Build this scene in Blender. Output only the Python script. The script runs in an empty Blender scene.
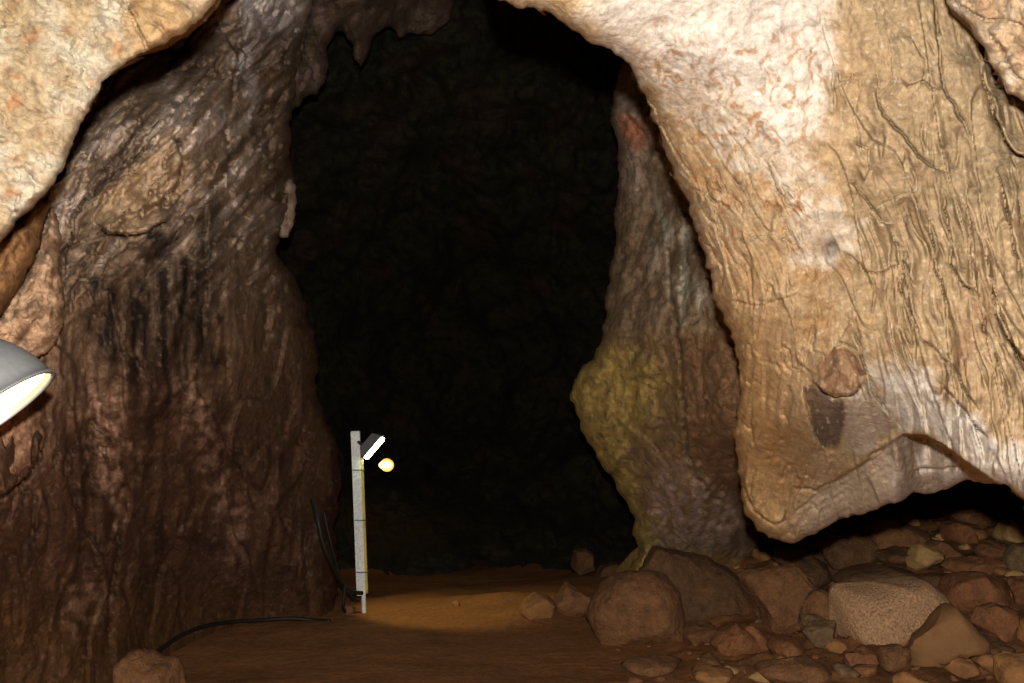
import bpy, bmesh, math, random
import numpy as np
from mathutils import Vector, Matrix, Quaternion

sc = bpy.context.scene
W, H = 1024, 683
FPX = 887.0
CAM_H = 1.5
PITCH = math.atan(88.5 / FPX)

# ------------------------------------------------------------------ camera
cam_d = bpy.data.cameras.new('camera')
cam_d.sensor_width = 36.0
cam_d.lens = 36.0 * FPX / W
cam_d.clip_start = 0.05
cam_d.clip_end = 200
cam = bpy.data.objects.new('camera', cam_d)
sc.collection.objects.link(cam)
cam.location = (0, 0, CAM_H)
cam.rotation_euler = (math.pi / 2 + PITCH, 0, 0)
sc.camera = cam

# ------------------------------------------------------------------ world, exposure
world = bpy.data.worlds.new('cave_dark')
sc.world = world
world.use_nodes = True
bg = world.node_tree.nodes['Background']
bg.inputs[0].default_value = (0.55, 0.5, 0.4, 1)
bg.inputs[1].default_value = 0.0015
sc.view_settings.view_transform = 'Standard'
sc.view_settings.look = 'None'
sc.view_settings.gamma = 1
sc.view_settings.use_curve_mapping = False
sc.view_settings.exposure = 0.0

# ------------------------------------------------------------------ the camera's flash, above the lens
fl = bpy.data.lights.new('camera_flash', 'POINT')
fl.energy = 760
fl.color = (1.0, 0.98, 0.95)
fl.shadow_soft_size = 0.028
flo = bpy.data.objects.new('camera_flash', fl)
sc.collection.objects.link(flo)
flo.location = (0.0, 0.02, CAM_H + 0.205)

# ------------------------------------------------------------------ maths helpers
RIGHT = np.array([1.0, 0, 0])
FWD = np.array([0, math.cos(PITCH), math.sin(PITCH)])
UP = np.array([0, -math.sin(PITCH), math.cos(PITCH)])
CAMP = np.array([0, 0, CAM_H])


def P(px, py, d):
    px = np.asarray(px, float); py = np.asarray(py, float); d = np.asarray(d, float)
    a = (px - W / 2) / FPX * d
    b = -(py - H / 2) / FPX * d
    return CAMP + a[..., None] * RIGHT + b[..., None] * UP + d[..., None] * FWD


def V(px, py, d):
    return Vector(P(px, py, d).tolist())


def _hash(ix, iy, iz, seed):
    h = (ix.astype(np.uint32) * np.uint32(374761393) + iy.astype(np.uint32) * np.uint32(668265263)
         + iz.astype(np.uint32) * np.uint32(2147483647) + np.uint32(seed * 974711 + 13))
    h = (h ^ (h >> np.uint32(13))) * np.uint32(1274126177)
    h = (h ^ (h >> np.uint32(16))) * np.uint32(2246822519)
    return h ^ (h >> np.uint32(13))


_G = np.random.RandomState(5).normal(size=(256, 3))
_G /= np.linalg.norm(_G, axis=1)[:, None]


def gnoise(p, seed=0):
    """gradient noise, about -1..1"""
    old = np.seterr(over='ignore')
    f = np.floor(p)
    i = f.astype(np.int64)
    t = p - f
    u = t * t * t * (t * (t * 6 - 15) + 10)
    out = 0
    for dx in (0, 1):
        wx = u[:, 0] if dx else 1 - u[:, 0]
        for dy in (0, 1):
            wy = u[:, 1] if dy else 1 - u[:, 1]
            for dz in (0, 1):
                wz = u[:, 2] if dz else 1 - u[:, 2]
                g = _G[_hash(i[:, 0] + dx, i[:, 1] + dy, i[:, 2] + dz, seed) & np.uint32(255)]
                v = g[:, 0] * (t[:, 0] - dx) + g[:, 1] * (t[:, 1] - dy) + g[:, 2] * (t[:, 2] - dz)
                out = out + v * wx * wy * wz
    np.seterr(**old)
    return out * 1.6


def fbm(p, octv=4, seed=0, gain=0.5, lac=2.03):
    a, s, tot = 1.0, 0, 0
    q = np.array(p, float)
    for k in range(octv):
        s = s + a * gnoise(q, seed + k * 17)
        tot += a
        a *= gain
        q = q * lac + 3.7
    return s / tot


def ridged(p, octv=4, seed=0, gain=0.55):
    a, s, tot = 1.0, 0, 0
    q = np.array(p, float)
    for k in range(octv):
        s = s + a * (1 - 2 * np.abs(gnoise(q, seed + k * 31)))
        tot += a
        a *= gain
        q = q * 2.07 + 1.3
    return s / tot


def sstep(a, b, x):
    t = np.clip((x - a) / (b - a), 0, 1)
    return t * t * (3 - 2 * t)


def terrace(n, k, sharp=0.16):
    """steps: broken flakes and ledges out of a smooth field"""
    v = n * k
    f = np.floor(v)
    return (f + sstep(0.5 - sharp, 0.5 + sharp, v - f)) / k


def c3(x, y, z=0.0):
    x = np.asarray(x, float)
    return np.stack([x, np.asarray(y, float) + 0 * x, np.asarray(z, float) + 0 * x], axis=1)


def tps(pts, lam=0.0):
    """thin plate surface through (x, y, value)"""
    pts = np.array(pts, float)
    sc_ = max(np.ptp(pts[:, 0]), np.ptp(pts[:, 1]))
    xy = pts[:, :2] / sc_
    n = len(pts)

    def U(r2):
        return 0.5 * r2 * np.log(np.maximum(r2, 1e-12))
    K = U(((xy[:, None] - xy[None]) ** 2).sum(-1)) + lam * np.eye(n)
    Q = np.hstack([np.ones((n, 1)), xy])
    A = np.zeros((n + 3, n + 3))
    A[:n, :n] = K; A[:n, n:] = Q; A[n:, :n] = Q.T
    sol = np.linalg.solve(A, np.concatenate([pts[:, 2], np.zeros(3)]))
    lo, hi = pts[:, 2].min(), pts[:, 2].max()

    def f(x, y):
        x = np.asarray(x, float) / sc_; y = np.asarray(y, float) / sc_
        r = sol[n] + sol[n + 1] * x + sol[n + 2] * y
        for k in range(n):
            r = r + sol[k] * U((x - xy[k, 0]) ** 2 + (y - xy[k, 1]) ** 2)
        return np.clip(r, lo - 0.05 * (hi - lo), hi + 0.05 * (hi - lo))
    return f


def fract(poly, amp=1.6, seed=1, minlen=3.0, closed=True):
    """roughen an outline"""
    rnd = random.Random(seed)
    pts = [tuple(map(float, p)) for p in poly]
    for it in range(6):
        out = []
        m = len(pts)
        for i in range(m if closed else m - 1):
            a, b = pts[i], pts[(i + 1) % m]
            out.append(a)
            L = math.hypot(b[0] - a[0], b[1] - a[1])
            inside = -30 < a[0] < 1054 and -30 < a[1] < 713
            if L > minlen * 2 and (inside or L > 80):
                k = rnd.gauss(0, min(amp, L * 0.10))
                nx, ny = -(b[1] - a[1]) / L, (b[0] - a[0]) / L
                out.append(((a[0] + b[0]) / 2 + nx * k, (a[1] + b[1]) / 2 + ny * k))
        if not closed:
            out.append(pts[-1])
        pts = out
    return pts


def poly_sd(x, y, poly):
    """signed distance (inside negative), and the nearest boundary point"""
    n = len(poly)
    best = np.full(x.shape, 1e18); bx = np.zeros_like(x); by = np.zeros_like(x)
    ins = np.zeros(x.shape, bool)
    for i in range(n):
        ax, ay = poly[i]; cx, cy = poly[(i + 1) % n]
        ex, ey = cx - ax, cy - ay
        l2 = ex * ex + ey * ey + 1e-9
        t = np.clip(((x - ax) * ex + (y - ay) * ey) / l2, 0, 1)
        qx, qy = ax + t * ex, ay + t * ey
        d = (x - qx) ** 2 + (y - qy) ** 2
        m = d < best
        best = np.where(m, d, best); bx = np.where(m, qx, bx); by = np.where(m, qy, by)
        if ay != cy:
            c = ((ay > y) != (cy > y)) & (x < (cx - ax) * (y - ay) / (cy - ay) + ax)
            ins ^= c
    d = np.sqrt(best)
    return np.where(ins, -d, d), bx, by


def line_step(x, y, line, h, L, hollow=0.35, crev=0.0, side=1, cw=1.6):
    """a broken edge along a line: the rock on one side stands proud and fades back over L"""
    sel = ((x > min(p[0] for p in line) - 4 * L) & (x < max(p[0] for p in line) + 4 * L)
           & (y > min(p[1] for p in line) - 4 * L) & (y < max(p[1] for p in line) + 4 * L))
    out = np.zeros_like(x)
    xs, ys = x[sel], y[sel]
    if len(xs) == 0:
        return out
    best = np.full(xs.shape, 1e18); sd = np.zeros_like(xs); al = np.zeros_like(xs)
    seg = [math.hypot(line[i + 1][0] - line[i][0], line[i + 1][1] - line[i][1]) for i in range(len(line) - 1)]
    tot = sum(seg); acc = 0
    for i in range(len(line) - 1):
        ax, ay = line[i]; ex, ey = line[i + 1][0] - ax, line[i + 1][1] - ay
        l2 = ex * ex + ey * ey + 1e-9
        traw = ((xs - ax) * ex + (ys - ay) * ey) / l2
        t = np.clip(traw, 0, 1)
        dx, dy = xs - ax - t * ex, ys - ay - t * ey
        d = dx * dx + dy * dy
        m = d < best
        best = np.where(m, d, best)
        s = np.sign(ex * dy - ey * dx)
        sd = np.where(m, s * np.sqrt(d), sd)
        al = np.where(m, (acc + t * seg[i]) / tot, al)
        acc += seg[i]
    sd = sd * side
    taper = sstep(0, 0.18, al) * sstep(0, 0.18, 1 - al)
    endd = np.sqrt(best) / L
    up = np.where(sd >= 0, -h * np.exp(-sd / L), h * hollow * np.exp(sd / (L * 0.4)))
    cr = crev * np.exp(-(sd / cw) ** 2)
    out[sel] = (up + cr) * taper
    return out


def flake(n, k, sh=.12):
    """overlapping plates: each bulges slowly towards its free edge, then drops off"""
    v = n * k
    fr = v - np.floor(v)
    return np.where(fr < 1 - sh, (fr / (1 - sh)) ** 1.5, (1 - fr) / sh)


def cracks(n, w, depth=1.0):
    """thin irregular crevices where a smooth field crosses zero"""
    return depth * np.exp(-(n / w) ** 2)


def axis(lo, hi, step, pad=5.0):
    a = list(np.arange(max(lo, -12), min(hi, 1036), step))
    pre, v, s = [], a[0], step
    while v > lo:
        s = min(s * 1.35, 9.0); v -= s; pre.append(v)
    post, v, s = [], a[-1], step
    while v < hi:
        s = min(s * 1.35, 9.0); v += s; post.append(v)
    return np.array(pre[::-1] + a + post)


# ------------------------------------------------------------------ materials
def lin(c):
    c = np.asarray(c, float) / 255.0
    return np.where(c <= 0.04045, c / 12.92, ((c + 0.055) / 1.055) ** 2.4)


def rock_mat(name, color=None, fine=60.0, coarse=14.0, bump=0.5, dist=0.012, rough=0.85, spec=0.25, var=0.35, speck=0.0, stretch=(1, 1, 1)):
    m = bpy.data.materials.new(name)
    m.use_nodes = True
    nt = m.node_tree
    b = nt.nodes['Principled BSDF']
    b.inputs['Roughness'].default_value = rough
    b.inputs['Specular IOR Level'].default_value = spec
    tc = nt.nodes.new('ShaderNodeNewGeometry')
    mp = nt.nodes.new('ShaderNodeMapping'); mp.inputs['Scale'].default_value = stretch
    nt.links.new(tc.outputs['Position'], mp.inputs['Vector'])
    n1 = nt.nodes.new('ShaderNodeTexNoise'); n1.inputs['Scale'].default_value = coarse
    n1.inputs['Detail'].default_value = 8; n1.inputs['Roughness'].default_value = 0.65
    n2 = nt.nodes.new('ShaderNodeTexNoise'); n2.inputs['Scale'].default_value = fine
    n2.inputs['Detail'].default_value = 4; n2.inputs['Roughness'].default_value = 0.7
    for n in (n1, n2):
        nt.links.new(mp.outputs[0], n.inputs['Vector'])
    if color is None:
        src = nt.nodes.new('ShaderNodeAttribute'); src.attribute_name = 'Col'
        base = src.outputs['Color']
    else:
        src = nt.nodes.new('ShaderNodeRGB'); src.outputs[0].default_value = (*lin(color), 1)
        base = src.outputs[0]
    mr = nt.nodes.new('ShaderNodeMapRange')
    mr.inputs['From Min'].default_value = 0.3; mr.inputs['From Max'].default_value = 0.7
    mr.inputs['To Min'].default_value = 1 - var; mr.inputs['To Max'].default_value = 1 + var
    nt.links.new(n1.outputs['Fac'], mr.inputs['Value'])
    mr2 = nt.nodes.new('ShaderNodeMapRange')
    mr2.inputs['From Min'].default_value = 0.3; mr2.inputs['From Max'].default_value = 0.7
    mr2.inputs['To Min'].default_value = 1 - var * 0.7; mr2.inputs['To Max'].default_value = 1 + var * 0.7
    nt.links.new(n2.outputs['Fac'], mr2.inputs['Value'])
    mu = nt.nodes.new('ShaderNodeMath'); mu.operation = 'MULTIPLY'
    nt.links.new(mr.outputs[0], mu.inputs[0]); nt.links.new(mr2.outputs[0], mu.inputs[1])
    mx = nt.nodes.new('ShaderNodeVectorMath'); mx.operation = 'SCALE'
    nt.links.new(base, mx.inputs[0]); nt.links.new(mu.outputs[0], mx.inputs['Scale'])
    last = mx.outputs[0]
    if speck > 0:
        n3 = nt.nodes.new('ShaderNodeTexNoise'); n3.inputs['Scale'].default_value = fine * 1.1
        n3.inputs['Detail'].default_value = 3
        nt.links.new(mp.outputs[0], n3.inputs['Vector'])
        r3 = nt.nodes.new('ShaderNodeMapRange'); r3.inputs['From Min'].default_value = 0.6; r3.inputs['From Max'].default_value = 0.72
        r3.inputs['To Max'].default_value = speck
        nt.links.new(n3.outputs['Fac'], r3.inputs['Value'])
        mm = nt.nodes.new('ShaderNodeMixRGB'); mm.inputs[2].default_value = (0.62, 0.5, 0.4, 1)
        nt.links.new(r3.outputs[0], mm.inputs[0]); nt.links.new(last, mm.inputs[1])
        last = mm.outputs[0]
    nt.links.new(last, b.inputs['Base Color'])
    ad = nt.nodes.new('ShaderNodeMath'); ad.operation = 'MULTIPLY_ADD'
    ad.inputs[1].default_value = 2.5
    nt.links.new(n1.outputs['Fac'], ad.inputs[0]); nt.links.new(n2.outputs['Fac'], ad.inputs[2])
    bp = nt.nodes.new('ShaderNodeBump'); bp.inputs['Strength'].default_value = bump
    bp.inputs['Distance'].default_value = dist
    nt.links.new(ad.outputs[0], bp.inputs['Height'])
    nt.links.new(bp.outputs[0], b.inputs['Normal'])
    return m


def plain_mat(name, color, rough=0.5, metal=0.0, bump=0.0, nscale=40, var=0.0):
    m = bpy.data.materials.new(name); m.use_nodes = True
    nt = m.node_tree; b = nt.nodes['Principled BSDF']
    b.inputs['Roughness'].default_value = rough; b.inputs['Metallic'].default_value = metal
    g = nt.nodes.new('ShaderNodeNewGeometry')
    n = nt.nodes.new('ShaderNodeTexNoise'); n.inputs['Scale'].default_value = nscale; n.inputs['Detail'].default_value = 5
    nt.links.new(g.outputs['Position'], n.inputs['Vector'])
    r = nt.nodes.new('ShaderNodeMapRange'); r.inputs['From Min'].default_value = .35; r.inputs['From Max'].default_value = .65
    r.inputs['To Min'].default_value = 1 - var; r.inputs['To Max'].default_value = 1 + var * .3
    nt.links.new(n.outputs['Fac'], r.inputs['Value'])
    v = nt.nodes.new('ShaderNodeVectorMath'); v.operation = 'SCALE'; v.inputs[0].default_value = tuple(lin(color))
    nt.links.new(r.outputs[0], v.inputs['Scale']); nt.links.new(v.outputs[0], b.inputs['Base Color'])
    if bump:
        bp = nt.nodes.new('ShaderNodeBump'); bp.inputs['Strength'].default_value = bump; bp.inputs['Distance'].default_value = .003
        nt.links.new(n.outputs['Fac'], bp.inputs['Height']); nt.links.new(bp.outputs[0], b.inputs['Normal'])
    return m


def glow_mat(name, color, strength):
    m = bpy.data.materials.new(name); m.use_nodes = True
    b = m.node_tree.nodes['Principled BSDF']
    b.inputs['Base Color'].default_value = (.8, .8, .8, 1)
    b.inputs['Emission Color'].default_value = (*color, 1)
    b.inputs['Emission Strength'].default_value = strength
    return m


# ------------------------------------------------------------------ mesh helpers
def mesh_obj(name, co, faces, mat, col=None, smooth=True, kind=None, parent=None):
    me = bpy.data.meshes.new(name)
    co = np.asarray(co, float)
    me.vertices.add(len(co)); me.vertices.foreach_set('co', co.ravel())
    faces = np.asarray(faces, np.int32)
    k = faces.shape[1]
    me.loops.add(faces.size); me.loops.foreach_set('vertex_index', faces.ravel())
    me.polygons.add(len(faces))
    me.polygons.foreach_set('loop_start', np.arange(0, faces.size, k, dtype=np.int32))
    me.polygons.foreach_set('loop_total', np.full(len(faces), k, np.int32))
    me.update(calc_edges=True)
    me.validate()
    if col is not None:
        a = me.color_attributes.new('Col', 'FLOAT_COLOR', 'POINT')
        rgba = np.ones((len(co), 4), np.float32); rgba[:, :3] = np.clip(col, 0.001, 0.95)
        a.data.foreach_set('color', rgba.ravel())
    if smooth:
        me.polygons.foreach_set('use_smooth', np.ones(len(me.polygons), bool))
    me.materials.append(mat)
    o = bpy.data.objects.new(name, me)
    sc.collection.objects.link(o)
    if kind:
        o['kind'] = kind
    if parent is not None:
        o.parent = parent
    return o


def structure(o, label):
    o['kind'] = 'structure'; o['label'] = label; o['category'] = 'cave rock'
    return o


def sheet(name, label, mat, depth, detail, color, outline=None, bounds=(-150, 1174, -150, 750), step=2.0,
          rim_px=30.0, rim=0.2, back=1.5, skirt=26.0, inset=0.35, rough_edge=1.6, seed=1, gain=1.0):
    """a body of rock: a surface with its own depth, relief and colour; at its edges it rounds over and runs back as a real side"""
    xs = axis(bounds[0], bounds[1], step); ys = axis(bounds[2], bounds[3], step)
    X, Y = np.meshgrid(xs, ys)
    nx, ny = len(xs), len(ys)
    x, y = X.ravel(), Y.ravel()
    if outline is not None:
        poly = fract(outline, rough_edge, seed)
        sd, bx, by = poly_sd(x, y, poly)
        out = sd > 0
        vx, vy = x - bx, y - by
        L = np.maximum(np.sqrt(vx ** 2 + vy ** 2), 1e-6)
        ins = np.minimum(sd * inset, 8.0)
        # snap the cells just inside onto the outline for a clean edge
        near = (~out) & (sd > -step * 0.6)
        px = np.where(out, bx - vx / L * ins, np.where(near, bx, x))
        py = np.where(out, by - vy / L * ins, np.where(near, by, y))
        t = np.clip(-sd / rim_px, 0, 1)
        t = np.where(near, 0, t)
        d0 = depth(px, py)
        d0 = d0 + rim * (1 - np.sqrt(np.maximum(0, 1 - (1 - t) ** 2)))
        s = np.clip(sd, 0, skirt)
        d = d0 + detail(px, py) * (0.35 + 0.65 * sstep(0, 0.4, t)) + np.where(out, s / skirt * back, 0)
        keepv = sd < skirt
    else:
        px, py = x, y
        d = depth(px, py) + detail(px, py)
        keepv = np.ones(x.shape, bool)
    co = P(px, py, np.maximum(d, 0.6))
    if outline is not None:
        nn = np.stack([fbm(co * 2.2, 3, seed + 50), fbm(co * 2.2 + 9, 3, seed + 51), fbm(co * 2.2 + 19, 3, seed + 52)], 1)
        co = co + nn * (np.clip(sd / skirt, 0, 1) * 0.12)[:, None]
    colr = color(px, py) * gain
    idx = np.arange(nx * ny).reshape(ny, nx)
    f = np.stack([idx[:-1, :-1], idx[1:, :-1], idx[1:, 1:], idx[:-1, 1:]], -1).reshape(-1, 4)
    f = f[keepv[f].all(1)]
    if outline is not None:      # where two sides of a notch face each other their flanks must not be bridged
        o_ = out[f].any(1)
        span = np.maximum(np.ptp(bx[f], axis=1), np.ptp(by[f], axis=1))
        f = f[~(o_ & (span > 9 * np.maximum(1, 1)) & (np.ptp(x[f], axis=1) < 9) & (np.ptp(y[f], axis=1) < 9))]
    used = np.unique(f)
    remap = np.full(nx * ny, -1); remap[used] = np.arange(len(used))
    o = mesh_obj(name, co[used], remap[f], mat, colr[used])
    return structure(o, label)


def blend(col, c, w):
    return col * (1 - w)[:, None] + lin(c)[None] * w[:, None]


def patch(x, y, poly, soft, seed, warp=10, wscale=30.0):
    """mask of a stained area with a ragged soft edge"""
    sd, _, _ = poly_sd(x, y, poly)
    n = fbm(c3(x / wscale, y / wscale, seed * 3.1), 5, seed) * warp * 1.8
    return 1 - sstep(-soft, soft, sd + n)


# ================================================================== NEAR RIGHT ROCK MASS
GN = .485
OUT_R = [(420, -900), (440, -420), (470, -120), (486, -30), (497, 0), (520, 9), (548, 12), (562, 22), (577, 32), (597, 45), (622, 58), (634, 74),
         (645, 95), (658, 125), (672, 165), (686, 198), (698, 240), (712, 282), (722, 312), (735, 345), (739, 375), (738, 405), (735, 440),
         (738, 465), (741, 490), (746, 516), (764, 533), (788, 543), (800, 541), (825, 528), (856, 515), (889, 503), (930, 494),
         (952, 487), (974, 482), (990, 484), (1004, 484), (1024, 499), (1060, 525), (1130, 560), (1300, 620), (2400, 700), (2400, -900)]

dR = tps([(440, -200, 2.7), (500, 0, 2.3), (600, 40, 2.4), (650, 110, 2.75), (700, 60, 2.45), (760, 20, 2.4), (700, -150, 2.1), (840, -100, 2.15),
          (830, 80, 2.45), (760, 160, 2.55), (700, 250, 2.95), (735, 350, 3.15), (780, 300, 2.75), (820, 230, 2.6), (900, 120, 2.45), (970, 60, 2.45),
          (1024, 30, 2.5), (1150, 0, 2.1), (870, 300, 2.7), (950, 250, 2.55), (1024, 200, 2.35), (1150, 250, 2.0), (740, 450, 3.7), (790, 420, 3.15),
          (760, 520, 3.95), (815, 490, 3.65), (860, 400, 2.85), (900, 430, 2.95), (960, 360, 2.5), (1024, 400, 2.3), (1024, 490, 2.35), (1150, 450, 1.95), (960, 455, 2.6), (1150, 560, 2.1)], 0.0005)
LEDGE = [(815, 493), (835, 481), (860, 466), (880, 452), (903, 433), (925, 434), (945, 445), (965, 460), (985, 474), (1010, 494), (1040, 514), (1120, 552)]
FACET_END = [(768, 527), (790, 514), (815, 493)]


def edge_y(x, line):
    return np.interp(x, [p[0] for p in line], [p[1] for p in line])


def depth_R(x, y):
    d = dR(x, y)
    e = edge_y(x, FACET_END + LEDGE[1:])
    w = y - e + 1.5 * fbm(c3(x / 9, y / 9, 4), 3, 12)
    amt = sstep(765, 815, x)
    # the underside turns back below the broken lower edge
    d = d + np.where(w > 0, amt * (0.03 * sstep(0, 3, w) + np.maximum(w, 0) * 0.001), 0)
    led = sstep(893, 930, x)
    d = d + led * sstep(0, 4, w) * 0.55
    return d


CR = [  # (line, height, width, side, crevice)
    ([(931, -20), (935, 20), (940, 45), (942, 88), (955, 108), (966, 128), (975, 147)], .035, 22, 1, .02),
    ([(876, 70), (877, 95), (884, 115), (902, 136), (920, 158), (932, 168), (948, 171)], .035, 18, 1, .02),
    ([(845, 178), (851, 186), (870, 205), (882, 222), (897, 221)], .025, 14, 1, .014),
    ([(893, 226), (894, 240), (900, 256), (908, 272), (915, 290)], .02, 12, -1, .015),
    ([(942, 186), (946, 205), (951, 232), (950, 262), (962, 285), (985, 300)], .035, 16, -1, .018),
    ([(968, 180), (966, 205), (972, 235), (968, 255)], .02, 12, -1, .012),
    ([(997, 165), (1003, 190), (1008, 210), (1014, 245), (1024, 285)], .04, 16, -1, .02),
    ([(985, 246), (990, 270), (994, 300), (1004, 330), (1018, 352), (1030, 372)], .05, 18, -1, .025),
    ([(897, 275), (908, 305), (921, 337), (938, 352), (958, 376), (983, 415)], .025, 20, -1, .012),
    ([(991, 280), (999, 305), (1008, 329), (1022, 368), (1035, 400)], .04, 18, -1, .02),
    ([(852, 318), (858, 345), (864, 366), (872, 388), (885, 411), (901, 432)], .03, 20, 1, .014),
    ([(812, 380), (824, 392), (835, 399), (852, 394), (866, 378)], .045, 22, -1, .02),
    ([(866, 378), (862, 360), (845, 344), (828, 352)], .022, 14, -1, .006),
    ([(801, 384), (806, 402), (811, 420), (818, 440), (826, 449)], .03, 12, 1, .016),
    ([(784, 480), (798, 488), (815, 493), (835, 481), (858, 466), (878, 453), (901, 434)], .02, 22, -1, .02),
    ([(742, 470), (746, 495), (754, 510), (775, 524), (792, 516)], .03, 12, -1, .016),
    ([(832, 62), (835, 90), (834, 120)], .02, 10, 1, .01),
    ([(756, 455), (749, 420), (752, 395)], .02, 9, 1, .01),
    ([(640, 92), (655, 110), (668, 140), (684, 168), (700, 190)], .03, 11, 1, .012),
    ([(700, 190), (715, 205), (708, 230), (718, 250)], .02, 9, 1, .01),
    ([(905, 470), (930, 468), (955, 466), (972, 470)], .03, 12, -1, .015),
    ([(900, 25), (890, 45), (893, 80), (880, 100)], .012, 12, -1, .006),
    ([(850, 320), (838, 342)], .01, 10, -1, .004),
    ([(715, 305), (735, 300), (760, 305), (800, 296)], .012, 10, -1, .004),
    ([(990, 88), (993, 110), (1003, 140), (1018, 154), (1040, 160)], .06, 18, -1, .03),
    ([(980, 60), (986, 85), (992, 112), (1000, 130)], .03, 7, -1, .02),
    ([(910, 30), (925, 60), (918, 95)], .012, 12, 1, .006),
    ([(870, 210), (885, 205), (900, 195), (922, 190)], .015, 10, 1, .006),
    ([(905, 250), (900, 285), (908, 320), (918, 350)], .03, 14, 1, .015),
    ([(925, 200), (932, 235), (935, 270), (948, 300), (955, 330)], .03, 14, -1, .015),
    ([(975, 250), (978, 290), (985, 330), (1000, 365), (1012, 400)], .035, 14, 1, .02),
    ([(1010, 150), (1018, 190), (1024, 230)], .03, 10, 1, .015),
    ([(840, 250), (862, 268), (880, 272), (905, 262)], .022, 12, -1, .01),
    ([(852, 140), (868, 150), (872, 170), (862, 185)], .018, 12, 1, .01),
    ([(905, 90), (920, 82), (938, 92)], .02, 12, -1, .01),
    ([(935, 380), (955, 395), (970, 420), (990, 440)], .03, 14, -1, .015),
    ([(838, 70), (842, 82), (852, 76), (845, 90)], .012, 6, 1, .01),
]


def detail_R(x, y):
    wx = x + 5 * fbm(c3(x / 24, y / 24, 1), 2, 31); wy = y + 5 * fbm(c3(x / 24, y / 24, 7), 2, 32)
    d = np.zeros_like(x)
    for line, h, L, side, cv in CR:
        d += line_step(wx, wy, line, h * 1.9, L * 1.2, side=side, crev=cv * 1.3, cw=1.5)
    d += 0.05 * fbm(c3(x / 90, y / 90, 2), 3, 33)
    # drapery: flowing ridges, steepening to the lower right
    left = 1 - sstep(770, 850, x - 0.12 * (y - 200))
    u = (x - 0.16 * y + 16 * fbm(c3(x / 80, y / 110, 5), 3, 35))
    right = sstep(820, 890, x) * sstep(120, 230, y) * (1 - sstep(380, 450, y) * (x < 960))
    rid = ridged(c3(u / 34, y / 190, 3), 3, 36)
    d -= 0.028 * right * rid
    tn = fbm(c3(u / 34, y / 170, 13), 3, 37)
    d -= 0.055 * terrace(tn, 5, 0.10) * (0.35 + 0.65 * right) * sstep(760, 840, x)
    d -= 0.03 * sstep(800, 860, x) * flake(fbm(c3((x - .22 * y) / 55, (y + .3 * x) / 260, 27), 2, 48), 2.0, .06)
    d -= 0.028 * right * flake(fbm(c3(u / 40, y / 300, 28), 2, 49), 2.2, .08)
    # strands on the left flank, following the edge
    ang = np.interp(y, [0, 120, 250, 350, 560], [1.25, 0.55, 0.42, 0.12, -0.06])
    ul = x - ang * (y - 250) + 6 * fbm(c3(x / 40, y / 50, 8), 3, 39)
    st = ridged(c3(ul / 11, y / 150, 6), 3, 40)
    d -= 0.012 * left * st * sstep(170, 300, y)
    d -= 0.018 * left * sstep(90, 220, y) * flake(fbm(c3(ul / 30, (y + .4 * x) / 110, 29), 2, 50), 2.0, .1)
    tl = fbm(c3(ul / 20, y / 120, 16), 3, 41)
    d -= 0.03 * left * terrace(tl, 5, 0.12) * sstep(100, 260, y)
    # knobbly calcite at the top
    top = 1 - sstep(120, 260, y)
    d += 0.009 * top * ridged(c3(x / 24, y / 26, 9), 4, 42)
    d += 0.006 * fbm(c3(x / 9, y / 9, 11), 3, 43)
    # hairline crevices between the draperies and around the plates
    cn = fbm(c3(u / 34, y / 160, 23), 3, 45); cm = sstep(-.1, .25, fbm(c3(x / 60, y / 60, 24), 3, 46))
    d += cracks(cn, .05, .026) * cm * sstep(830, 880, x) * sstep(-20, 60, y)
    cn = fbm(c3(ul / 26, y / 60, 25), 4, 47)
    d += cracks(cn, .035, .02) * (1 - cm) * left * sstep(90, 200, y)
    # lower underside: streaks running along the block
    e = edge_y(x, FACET_END + LEDGE[1:])
    und = sstep(0, 6, y - e) * sstep(770, 810, x)
    v = (y - 0.0) + 0.55 * (x - 800)
    d -= 0.012 * und * ridged(c3(v / 9, x / 70, 19), 3, 44)
    d += 0.035 * np.exp(-(((x - 831) / 7) ** 2 + ((y - 248) / 9) ** 2))
    d -= 0.022 * np.exp(-(((x - 977) / 10) ** 2 + ((y - 164) / 9) ** 2))
    return d


WHITE_TOP = [(540, -300), (838, -300), (836, -10), (832, 60), (822, 120), (808, 158), (822, 180), (842, 205), (860, 225), (858, 245), (838, 262), (806, 272),
             (786, 262), (798, 235), (792, 205), (772, 185), (760, 160), (742, 175), (722, 160), (700, 135), (660, 100), (620, 60), (580, 20)]
WHITE_CORE = [(600, -300), (832, -300), (828, 40), (812, 120), (790, 150), (740, 110), (700, 90), (650, 60), (610, 30)]
WHITE_LOW = [(868, 370), (900, 366), (930, 380), (950, 405), (985, 428), (1024, 452), (1060, 480), (1060, 520), (1000, 486), (960, 455), (930, 434), (901, 431), (884, 408)]
WHITE_LOW2 = [(846, 396), (864, 380), (880, 402), (897, 428), (876, 446), (856, 456), (842, 440)]
DARK_FLAKE = [(803, 386), (816, 384), (832, 398), (845, 402), (846, 420), (836, 447), (824, 447), (812, 428)]


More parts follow.
